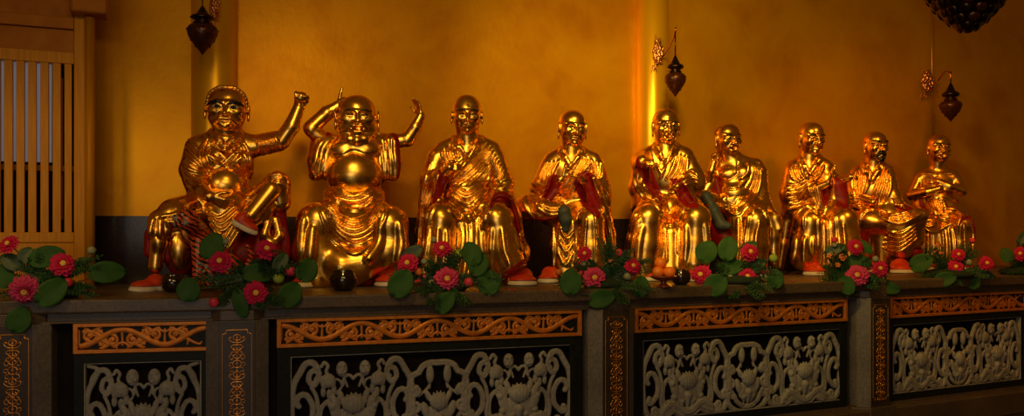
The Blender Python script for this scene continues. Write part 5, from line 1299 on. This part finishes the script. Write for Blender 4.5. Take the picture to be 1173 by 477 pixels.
def arrangement(label, cpx, spec, ferns, Yoff=.0, seed=1):
    """spec rows: kind, px, py, radius px, extra.  everything stands at the slab's front edge"""
    rng = random.Random(seed)
    B = np.interp(cpx, [25, 275, 697, 997, 1195], [139.5, 132.8, 115.5, 98.5, 86.2]); Yf = 694.0/B
    Yc = Yf + .13 + Yoff; c = ray(cpx, HY, Yc); c[2] = Z_SLAB
    root = empty('flower_arrangement', tuple(c)); tag(root, label, 'flower arrangement', 'flower arrangements along the altar edge')
    def W(px, py, dy): return ray(px, py, Yc+dy) - c
    s = Yc/F_PX
    tocam = _n(-c*np.array([1, 1, 0]))
    w = 30*s
    o = lathe('foam_base', [(.02, 0), (w*.8, 0), (w*.95, .02), (w*.85, .05), (w*.4, .075), (.01, .08)], M['foam'], root, 24)
    core = np.array([0, 0, .05])
    for row in spec:
        k, px, py, r = row[:4]; ex = row[4:] 
        front = -.10 if py > 300 + 0 else -.04
        dz = {'F': -.11, 'D': -.13, 'L': -.08, 'B': -.09, 'P': -.07, 'S': -.08}[k]
        p = W(px, py, dz)
        if p[2] < (.75*r*s if k in 'FDL' else .4*r*s): p = ray(px, py, 694.0/np.interp(px, [0, 275, 697, 997, 1195], [140.4, 132.8, 115.5, 98.5, 86.2]) - .085 - (.02 if k in 'FD' else 0)) - c       # hangs in front of the slab edge
        out = _n(p - core + np.array([0, 0, .02]))
        nr = _n(tocam*1.5 + out*.55 + np.array([0, 0, .35]))
        if k in 'FD':
            if ex: nr = _n(tocam + np.array([ex[0], 0, ex[1]]))
            flower(root, p, nr, r*s, k == 'D')
            tube('flower_stem', [core, (core+p)/2 + [0, .02, .01], p], .0035, M['stem'], root, 6)
        elif k == 'L':
            ry = ex[0] if ex else r; an = math.radians(ex[1] if len(ex) > 1 else 20); mt = ex[2] if len(ex) > 2 else 'leaf'
            nl = _n(tocam*1.8 + out*.25 + np.array([rng.uniform(-.25, .25), 0, .2]))
            lf = leaf(root, p, nl, (math.cos(an), 0, math.sin(an)), r*s*1.05, ry*s*1.05, mt, True)
            tube('leaf_stem', [core, (core+p)/2 + [0, .03, .0], p + [0, .006, 0]], .0025, M['stem'], root, 6)
        elif k == 'B':
            mt = ex[0] if ex else 'budred'; R = r*s
            o = lathe('bud', [(R*.12, -R), (R*.6, -R*.75), (R*.95, -R*.1), (R*.85, R*.4), (R*.45, R*.85), (R*.08, R*1.05)], M[mt], root, 14, flute=lambda a, i: .07*math.cos(5*a))
            orient(o, frame_from(_n(nr + [0, 0, .6])), p)
            tube('bud_stem', [core, (core+p)/2, p - nr*R*.3], .0025, M['stem'], root, 6)
        elif k == 'P':
            R = r*s; o = lathe('green_pompon', [(R*.1, -R*.9), (R*.7, -R*.7), (R, 0), (R*.85, R*.45), (R*.5, R*.66), (R*.05, R*.7)], M['lime'], root, 22, flute=lambda a, i: .05*math.cos(11*a))
            orient(o, frame_from(_n(nr*1.3)), p); tube('pompon_stem', [core, (core+p)/2, p - nr*R*.3], .0025, M['stem'], root, 6)
        elif k == 'S':
            R = r*s
            for q in range(7):
                pp = p + np.array([rng.uniform(-1, 1), rng.uniform(-.5, .5), rng.uniform(-1, 1)])*R
                V, F = flower_mesh(R*.42, [(5, 1, 15, .8), (4, .6, 45, .7)], q); o = thick(mesh_obj('small_blossom', V, F, M[ex[0] if ex else 'orangeblossom'], root), .001); orient(o, frame_from(_n(tocam+np.array([rng.uniform(-.5, .5), 0, .4]))), pp)
                tube('blossom_stem', [core, pp], .0012, M['stem'], root, 4)
    for px, py, tx_, ty_, n_ in ferns:
        for q in range(int(n_*2.2)):
            a = W(px + rng.uniform(-4, 4), py+rng.uniform(-3, 3), rng.uniform(-.07, .02)); a[2] = max(a[2], .02)
            b_ = W(tx_ + rng.uniform(-9, 9), ty_ + rng.uniform(-8, 8), rng.uniform(-.14, .0))
            if b_[2] < .012: b_ = W(tx_ + rng.uniform(-7, 7), ty_ + rng.uniform(-4, 4), rng.uniform(-.26, -.22)); a[1] = min(a[1], -.1)
            if rng.random() < .62: sprig(root, a, b_, 12, .038, rng.choice(['fern', 'leaf_dark']), 'fern_sprig', True, rng)
            else: sprig(root, a, b_, 7, .036, rng.choice(['fern', 'leaf_dark']), 'leafy_sprig', False, rng)
    return root
arrangement('flower arrangement at the far left with drooping magenta bloom, below the lattice window', 62,
  [('F', 10, 280, 12, -.6, .5), ('F', 72, 303, 14.5), ('D', 28, 333, 17, -.1, -.4), ('B', 78, 324, 6), ('L', 55, 294, 17, 12, 20), ('L', 30, 292, 9, 8, 60, 'leaf_dark'), ('L', 2, 316, 13, 12, 120), ('L', 60, 334, 17, 13, 40), ('L', 124, 312, 18, 12, 5), ('L', 22, 366, 13, 12, 70), ('B', 105, 287, 5, 'palebud'), ('L', 12, 300, 12, 9, 150, 'leaf_dark')],
  [(60, 320, 22, 300, 5), (62, 322, 100, 300, 6), (62, 326, 104, 332, 6), (60, 326, 60, 312, 5), (60, 326, 20, 318, 4), (70, 318, 110, 296, 3), (50, 322, 38, 290, 4), (60, 330, 5, 335, 4)], seed=3)
arrangement('flower arrangement with three red blooms in front of the tiger', 285,
  [('L', 244, 282, 15, 13, 70), ('F', 252, 300, 14), ('F', 305, 286, 13, .3, .7), ('F', 293, 336, 14), ('B', 245, 347, 6), ('B', 333, 311, 6), ('L', 216, 331, 12, 12, 90), ('L', 276, 349, 15, 8, -75), ('L', 298, 313, 17, 11, 5), ('L', 333, 337, 14, 13, 50), ('L', 352, 309, 13, 12, 60), ('P', 319, 319, 6.5), ('B', 259, 277, 4, 'palebud'), ('S', 233, 306, 5, 'palebud'), ('L', 322, 300, 11, 8, 60, 'leaf_dark')],
  [(285, 318, 245, 322, 7), (285, 325, 250, 345, 6), (285, 318, 318, 290, 6), (290, 320, 340, 300, 5), (285, 322, 270, 302, 6), (290, 325, 320, 345, 6), (285, 325, 300, 350, 5), (290, 330, 268, 330, 5), (280, 320, 222, 320, 4), (290, 310, 300, 300, 4)], seed=5)
arrangement('flower arrangement with a heart-shaped leaf below the third statue from the left', 508,
  [('F', 506, 285, 11), ('F', 467, 302, 13), ('D', 512, 320, 15, .1, .25), ('B', 537, 324, 6), ('L', 473, 290, 12, 8, 30, 'leaf_dark'), ('L', 460, 324, 15, 13, 60), ('L', 540, 290, 13, 11, 110), ('L', 549, 302, 13, 11, 60), ('L', 560, 323, 13, 13, 90), ('L', 511, 346, 13, 9, 55), ('P', 526, 291, 5.5), ('B', 495, 325, 5, 'palebud'), ('B', 480, 312, 5, 'orangeblossom'), ('B', 486, 300, 4, 'palebud'), ('S', 481, 318, 5, 'budred'), ('B', 497, 275, 4, 'palebud')],
  [(508, 320, 488, 300, 6), (508, 318, 522, 284, 5), (508, 320, 545, 318, 5), (508, 325, 480, 335, 6), (510, 328, 535, 345, 5), (505, 320, 500, 300, 5), (508, 328, 495, 345, 4), (510, 318, 520, 300, 4), (500, 322, 450, 312, 4), (515, 322, 575, 316, 3)], seed=8)
arrangement('flower arrangement full of small-leaved greenery between the smooth-faced and the fist-thrusting statues', 695,
  [('L', 654, 322, 13, 12, 90), ('L', 734, 328, 11, 10, 80), ('L', 690, 342, 14, 10, 15), ('F', 670, 291, 9), ('D', 681, 319, 14, .1, .3), ('F', 725, 305, 10), ('B', 709, 290, 5), ('S', 664, 306, 6, 'budred'), ('B', 719, 317, 5, 'palebud'), ('S', 700, 300, 6, 'orangeblossom'), ('B', 640, 312, 4, 'orangeblossom'), ('P', 707, 303, 3), ('B', 669, 302, 4, 'palebud')],
  [(695, 318, 700, 282, 9), (695, 318, 722, 290, 9), (695, 320, 740, 300, 7), (695, 320, 650, 300, 6), (690, 322, 640, 320, 5), (700, 325, 745, 330, 7), (695, 326, 715, 343, 6), (695, 326, 668, 335, 5), (700, 318, 705, 305, 7), (690, 318, 678, 298, 5), (700, 315, 690, 272, 4)], seed=11)
arrangement('flower arrangement with four round leaves right of the oranges', 845,
  [('L', 810, 288, 12, 12, 60), ('L', 834, 284, 13, 11, 80), ('L', 821, 326, 12, 12, 40), ('L', 839, 306, 13, 9, 10), ('L', 888, 319, 10, 9, 90), ('F', 803, 315, 12), ('F', 859, 289, 11, .4, .3), ('F', 856, 317, 11), ('P', 886, 296, 5), ('B', 837, 319, 4.5, 'palebud'), ('L', 858, 282, 9, 5, 20), ('L', 866, 305, 11, 8, 30, 'leaf_dark')],
  [(845, 320, 875, 300, 6), (845, 322, 880, 328, 5), (845, 326, 838, 342, 5), (845, 326, 870, 338, 5), (845, 320, 820, 300, 5), (845, 318, 862, 302, 5), (840, 325, 808, 328, 3), (845, 318, 890, 310, 4)], seed=14)
arrangement('flower arrangement with orange blossoms beside the praying statue', 978,
  [('F', 980, 283, 10, .4, .3), ('D', 982, 316, 13, 0, .3), ('F', 1008, 308, 10), ('B', 956, 275, 4), ('L', 985, 300, 12, 8, -15), ('L', 992, 284, 9, 5, -50), ('L', 970, 328, 10, 9, -60), ('L', 1018, 330, 12, 7, -15), ('S', 957, 297, 8), ('S', 966, 290, 5), ('B', 1003, 297, 4, 'palebud'), ('L', 957, 286, 11, 6, 20, 'leaf_dark'), ('B', 956, 281, 3, 'palebud')],
  [(975, 316, 945, 305, 8), (975, 318, 945, 322, 6), (975, 316, 960, 285, 6), (978, 320, 1000, 330, 5), (975, 322, 975, 335, 4), (978, 315, 995, 300, 4), (970, 315, 950, 290, 4), (980, 318, 1010, 320, 4)], seed=17)
arrangement('flower arrangement with twin stacked red blooms below the thin folded-arm statue', 1088,
  [('L', 1056, 301, 12, 10, 20), ('L', 1083, 320, 11, 8, 15), ('L', 1113, 321, 11, 9, -60), ('L', 1127, 314, 12, 5, -20, 'leaf_dark'), ('F', 1095, 306, 9), ('F', 1098, 292, 8), ('F', 1130, 302, 9), ('B', 1110, 301, 4, 'palebud'), ('S', 1076, 285, 5), ('B', 1114, 276, 3.5)],
  [(1088, 312, 1068, 285, 7), (1088, 314, 1115, 288, 6), (1088, 314, 1060, 316, 5), (1090, 314, 1125, 312, 5), (1088, 312, 1078, 300, 6), (1090, 312, 1106, 280, 4), (1088, 316, 1095, 325, 4)], seed=21)
arrangement('flower arrangement cut off by the right edge of the picture', 1175,
  [('L', 1153, 292, 8, 7, 120), ('F', 1169, 291, 9, -.2, .3), ('L', 1172, 272, 8, 5, 60, 'leaf_dark')],
  [(1175, 308, 1156, 300, 6), (1175, 308, 1160, 312, 5), (1175, 306, 1172, 280, 5)], seed=23)

# bowls, dish and oranges
M['bowl'] = simple('black_glazed_bowl', (.008, .004, .004), (.02, .010, .008), .12, 0, 20, 0, coat=.5)
M['orange'] = simple('orange_peel', (.95, .20, .008), (1.0, .28, .015), .42, 0, 160, .25, dist=.002)
M['dish'] = simple('red_lacquer_stand', (.16, .02, .008), (.28, .05, .015), .25, .2, 20, 0, coat=.4)
def on_slab(px, py):
    Y = (ZC-Z_SLAB)*F_PX/(py-HY); return ray(px, py, Y)
def bowl(px, py, rpx, lab):
    c = on_slab(px, py); r = rpx*c[1]/F_PX
    pr = [(.42, 0), (.5, .02), (.6, .04), (.86, .30), (1.0, .66), (.99, .95), (.86, 1.28), (.76, 1.42), (.78, 1.50), (.72, 1.50), (.70, 1.40), (.84, 1.1), (.88, .7), (.6, .25), (.02, .16)]
    o = lathe('incense_bowl', [(a*r, b*r) for a, b in pr], M['bowl'], n=48, loc=tuple(c)); tag(o, lab, 'bowl', 'dark incense bowls on the altar'); return o
bowl(393.5, 333.5, 16, 'round black glazed bowl before the laughing statue')
bowl(199, 335, 14, 'black bowl half hidden by a round leaf beside the leftmost red shoe')
bowl(780, 326.5, 11.5, 'small black bowl right of the heap of oranges')
c = on_slab(760, 329); s_ = c[1]/F_PX
di = empty('footed_dish', tuple(c)); tag(di, 'red lacquer footed dish holding oranges', 'dish')
lathe('dish_plate', [(a*s_, b*s_) for a, b in ((2, 7), (9, 8), (15, 11), (16, 12.5), (15, 12.5), (9, 9.5), (.3, 9))], M['dish'], di, 40)
lathe('dish_foot', [(a*s_, b*s_) for a, b in ((8, 0), (7.5, 1), (4, 3), (3, 5), (5, 7.4), (.3, 7.6))], M['dish'], di, 32)
def orange(dx, dy, dz, lab):
    R = 6.9*s_; pr = [(R*math.sin(math.pi*t)*1.02, -R*.95*math.cos(math.pi*t)) for t in np.linspace(.01, .96, 20)] + [(R*.03, R*.88)]
    p = c + np.array([dx, dy, dz])*s_
    o = empty('orange', tuple(p)); lathe('peel', pr, M['orange'], o, 32); lathe('calyx', [(R*.02, R*.86), (R*.09, R*.885), (R*.10, R*.92), (R*.02, R*.94)], M['stem'], o, 8)
    tag(o, lab, 'orange', 'oranges heaped on the dish')
orange(-6.6, -2.5, 17.0, 'front left orange of the heap on the dish'); orange(6.6, -2.5, 17.0, 'front right orange of the heap on the dish')
orange(-2.6, 5, 27.2, 'topmost orange of the heap on the dish'); orange(0, 9.2, 17.0, 'back orange of the heap, behind the front two')
# fallen petals on the slab
def petal(px, py, lab):
    c = on_slab(px, py); V = []; F = []
    for i in range(5):
        for j in range(5): V.append(((i-2)*.010, (j-2)*.006*math.sin(math.pi*(i+.6)/5.2), .003+.004*((i-2)**2/4+(j-2)**2/4)))
    for i in range(4):
        for j in range(4): k = i*5+j; F.append((k, k+5, k+6, k+1))
    o = thick(mesh_obj('fallen_petal', V, F, M['budred'], None, loc=tuple(c)), .002); tag(o, lab, 'petal')
petal(586, 333, 'fallen pink petal on the slab left of a red shoe'); petal(907, 323, 'fallen pale petal on the slab near the praying statue')

# ------------------------------------------------------------------ hanging lamps
M['lampglass'] = simple('amber_lamp_body', (.05, .012, .004), (.11, .028, .008), .3, .5, 60, .6, dist=.004)
M['lampmetal'] = simple('dark_bronze', (.03, .016, .008), (.07, .035, .015), .28, .9, 30, .2)
M['bracket'] = simple('copper_bracket', (.45, .16, .05), (.65, .28, .10), .3, .9, 40, .2)
def lamp_body(root, R, HB, studs=True):
    """turned teardrop: tip at 0, shoulder ring on top; R widest radius, HB height of the body"""
    pr = [(.02, 0), (.10, .05), (.34, .20), (.62, .38), (.86, .56), (.99, .74), (.99, .86), (.88, .96), (.66, 1.03), (.45, 1.06), (.02, 1.06)]
    bd = lathe('lamp_body', [(a*R, b*HB) for a, b in pr], M['lampglass'], root, 40)
    sd = Sdf(); ops = []
    import itertools
    for ring, (z, rr) in enumerate(((.30, .50), (.48, .75), (.66, .93), (.84, 1.0))):
        n = 8
        for i in range(n):
            a = 2*math.pi*(i+.5*(ring % 2))/n
            st = lathe('stud', [(R*.075, 0), (R*.07, R*.03), (R*.04, R*.06), (R*.005, R*.07)], M['lampmetal'], bd, 8)
            d = np.array([math.cos(a), math.sin(a), -.5 if ring < 2 else 0]); orient(st, frame_from(d), np.array([math.cos(a)*rr*R*.98, math.sin(a)*rr*R*.98, z*HB]))
    return bd
def hanging_lamp(label, px, tip_y, Rpx, HBpx, Y, ring_top, arm, brk):
    s = Y/F_PX; tip = ray(px, tip_y, Y); root = empty('hanging_lamp', tuple(tip)); tag(root, label, 'lamp', 'bronze teardrop lamps hung along the wall')
    R, HB = Rpx*s, HBpx*s; lamp_body(root, R, HB)
    z = HB*1.05; u = s
    lathe('lamp_cap', [(R*.5, z-.3*u), (R*.62, z+1*u), (R*.5, z+2.5*u), (R*.42, z+3.5*u), (R*.72, z+5*u), (R*.80, z+7*u), (R*.68, z+9*u), (R*.45, z+10.5*u), (R*.30, z+14*u), (R*.16, z+18*u), (R*.08, z+20*u), (R*.01, z+20.3*u)], M['lampmetal'], root, 32)
    W = lambda x, y, dy=0: ray(x, y, Y+dy) - tip
    tube('hanging_rod', [W(px, tip_y-(HBpx*1.05+20)), W(px, ring_top)], .7*u, M['lampmetal'], root, 8)
    if arm:
        pts = crom([W(*p) for p in arm], .02); tube('bracket_arm', pts, 1.1*u, M['bracket'], root, 8)
    if brk:
        bx_, by_, bw, bh, dy = brk; sd = Sdf(); rng = random.Random(int(px))
        T = lambda x, y, d=0: W(bx_ + x*bw, by_ + y*bh, dy)/u + np.array([0, d, 0])
        # openwork dragon-scroll plate
        sd.chain([T(.0, -1), T(-.05, -.4), T(.05, .1), T(-.2, .6), T(-.5, 1)], [.8, 1.2, 1.6, 1.4, .8], .8)
        for q in range(18):
            a = q*2.4; cx_, cy_ = .55*math.cos(a)*((q % 4+1)/4), -.3+.75*math.sin(a)*((q % 5+2)/6)
            sp = spiral((cx_, cy_), .34, a, 1.0, 9, .35, 1 if q % 2 else -1)
            sd.chain([T(p[0], p[1], -1.5*math.sin(q)) for p in sp], 1.15, .5); sd.sph(T(cx_, cy_, -1.5), 1.7, .5)
        for x0, y0, x1, y1 in ((-.2, -.9, -.35, -1.5), (.25, -.7, .35, -1.25), (-.7, .8, -.9, 1.2), (-.2, .8, -.15, 1.25)): sd.chain([T(x0, y0), T(x1, y1)], [1.0, .3], .6)
        v, q = sd.mesh(.45); mesh_obj('wall_bracket', v*u, q, M['bracket'], root)
    return root
hanging_lamp('bronze teardrop lamp above the leftmost statue, hung on the left pillar', 232, 63, 17.2, 34, 6.1, -30,
  [(232, -32, 0), (240, -40, .2), (250, -20, .36)], (246, 10, 9, 20, .36))
hanging_lamp('bronze teardrop lamp on a curved arm at the middle pillar', 773.5, 111, 12.3, 26, 7.35, 36,
  [(773.5, 37, 0), (774, 32, 0), (772, 42, .1), (766, 55, .3), (760, 64, .46)], (754, 63, 9, 16, .46))
hanging_lamp('bronze teardrop lamp on a curled arm above the furthest right statue', 1089, 139.5, 12, 23, 8.9, 82,
  [(1089, 92, 0), (1088, 84, 0), (1083, 82, .1), (1079, 86, .3), (1075, 92, .6)], (1063, 97, 11, 14, .68))
# big lantern close to the viewer at the top right
Yb = 4.6; tip = ray(1108.5, 37, Yb); s_ = Yb/F_PX
bl = empty('large_hanging_lamp', tuple(tip)); tag(bl, 'large dark scaly bronze lamp hanging at the top right corner', 'lamp')
pr = [(.02, 0), (.25, .10), (.5, .25), (.75, .45), (.93, .65), (1.0, .85), (.97, 1.0), (.8, 1.12), (.5, 1.2), (.3, 1.25), (.25, 1.4), (.02, 1.42)]
bo = lathe('lamp_body', [(a*46*s_, b*62*s_) for a, b in pr], M['lampmetal'], bl, 48)
rg = 0
for z, rr, n in ((.10, .25, 6), (.22, .46, 9), (.36, .64, 12), (.50, .80, 14), (.65, .93, 15), (.82, 1.0, 16)):
    for i in range(n):
        a = 2*math.pi*(i+.5*(rg % 2))/n; R = 46*s_
        sc = lathe('scale', [(R*.02, R*.05), (R*.08, R*.045), (R*.13, R*.02), (R*.14, 0)], M['lampmetal' if i % 3 else 'lampglass'], bo, 10)
        orient(sc, frame_from((math.cos(a), math.sin(a), -.55)), (math.cos(a)*rr*R*.99, math.sin(a)*rr*R*.99, z*62*s_))
    rg += 1
tube('hanging_chain', [(0, 0, 1.42*62*s_), (0, 0, 1.6)], .006, M['lampmetal'], bl, 8)

# ------------------------------------------------------------------ tiger at the knee of the first statue
def tiger_mat():
    m, nt, b = new_mat('tiger_stripes')
    tc = nt.nodes.new('ShaderNodeTexCoord'); w = nt.nodes.new('ShaderNodeTexWave'); w.wave_type = 'BANDS'; w.bands_direction = 'Z'
    mp = nt.nodes.new('ShaderNodeMapping'); mp.inputs['Rotation'].default_value = (0, math.radians(-32), 0)
    w.inputs['Scale'].default_value = 11; w.inputs['Distortion'].default_value = 5.5; w.inputs['Detail'].default_value = 2; w.inputs['Detail Scale'].default_value = 1.4
    nt.links.new(tc.outputs['Object'], mp.inputs[0]); nt.links.new(mp.outputs[0], w.inputs['Vector'])
    r = ramp(nt, w.outputs['Fac'], [(0.0, (.62, .06, .008)), (.52, (.68, .10, .012)), (.66, (.008, .005, .005))]); r.color_ramp.interpolation = 'EASE'
    nt.links.new(r.outputs[0], b.inputs['Base Color']); b.inputs['Roughness'].default_value = .3; return m
M['tiger'] = tiger_mat()
def tiger():
    s = Fig(225, 5.86, 1.0, 'tiger_figurine', None); root = s.root
    for k in ('group',): 
        if k in root: del root[k]
    tag(root, 'orange and black striped tiger figure sitting against the leftmost statue', 'tiger')
    P = s.P; b = s.body
    z0 = 327
    b.chain([P(222, 262, -6), P(232, 276, -2), P(246, 296, 4), P(262, 312, 6)], [13, 13.5, 14, 12], 4)      # neck and long back
    b.chain([P(228, 272, -14), P(227, 292, -18), P(226, 320, -20)], [8.5, 6.5, 5.5], 3); b.ell(P(224, 327, -24), (6.5, 8, 4), 2)   # near foreleg
    b.chain([P(240, 284, -12), P(241, 300, -16), P(240, 322, -18)], [8, 6, 5.2], 3); b.ell(P(239, 328, -22), (6, 7.5, 4), 2)
    b.ell(P(264, 309, 0), (13, 13, 19), 4); b.chain([P(262, 308, -10), P(270, 322, -16), P(264, 327, -20)], [8, 5, 4.4], 2); b.ell(P(262, 328.5, -24), (6, 8, 3.8), 2)
    b.chain([P(274, 310, 2), P(284, 304, 0), P(288, 292, -2), P(283, 282, -4)], [4, 3.4, 3, 2.2], 2)        # tail
    # head turned up to picture left, mouth open
    c = P(214, 252, -34); R = rotm(-52, -12, -4); L = lambda x, y, z: c + R @ np.array([x, y, z])
    b.ell(c, (12.5, 12, 11.5), 4, False, R); b.cap(L(0, 5, -2), P(223, 264, -10), 10.5, 12, 4)
    b.ell(L(0, -11, -1.5), (6.2, 6, 4.2), 2.5, False, R); b.ell(L(0, -8, -8), (4.6, 5.5, 2.2), 1.5, False, R)
    b.ell(L(0, -12, -5.2), (4.2, 6, 1.4), 1, True, R)
    for m in (-1, 1):
        b.ell(L(m*8.5, -3, -5), (4, 4.5, 4.5), 2, False, R); b.ell(L(m*8.5, 1, 9.5), (3.4, 1.8, 3.8), 1.2, False, R); b.ell(L(m*8.5, -.6, 9.8), (2, 1.2, 2.4), .6, True, R)
        b.cap(L(m*2, -9.5, 4.5), L(m*7, -8.5, 6.0), 1.2, 1.0, 1.2)
    o = s.emit(b, 'body', M['tiger'], .6)
    def pt(name, fn, mat, h=.4):
        d = Sdf(); fn(d); v, q = d.mesh(h); return mesh_obj(name, v*s.s, q, mat, root)
    for m in (-1, 1):
        e = pt('eye', lambda d: d.sph(L(m*4.6, -10.2, 3.0), 1.9, 0), M['eyewhite']); d = Sdf(); d.sph(L(m*4.6, -11.6, 3.0), .9, 0); v, q = d.mesh(.3); mesh_obj('pupil', v*s.s, q, M['black'], e)
        pt('whisker_cheek', lambda d: (d.ell(L(m*7.8, -7.0, -5.5), (3.2, 3, 3.6), 1, False, R)), M['greyfur'])
    pt('nose', lambda d: d.ell(L(0, -16.6, .8), (2, 1.2, 1.3), .3, False, R), M['black'])
    pt('tongue', lambda d: d.ell(L(0, -10.5, -6.4), (2.6, 5, .9), .3, False, R), M['red'])
    pt('muzzle', lambda d: (d.ell(L(0, -13.2, -1.6), (5.0, 4.2, 3.2), 1, False, R)), M['greyfur'])
    for m in (-1, 1):
        for k in range(2): pt('fang', lambda d: d.cap(L(m*2.8, -14.5+k*2, -4.0 if k == 0 else -6.2), L(m*2.8, -14.3+k*2, -5.8 if k == 0 else -4.6), .7, .2), M['sole'], .3)
M['greyfur'] = simple('grey_white_fur', (.16, .14, .14), (.32, .29, .28), .4, 0, 40, .2)
tiger()
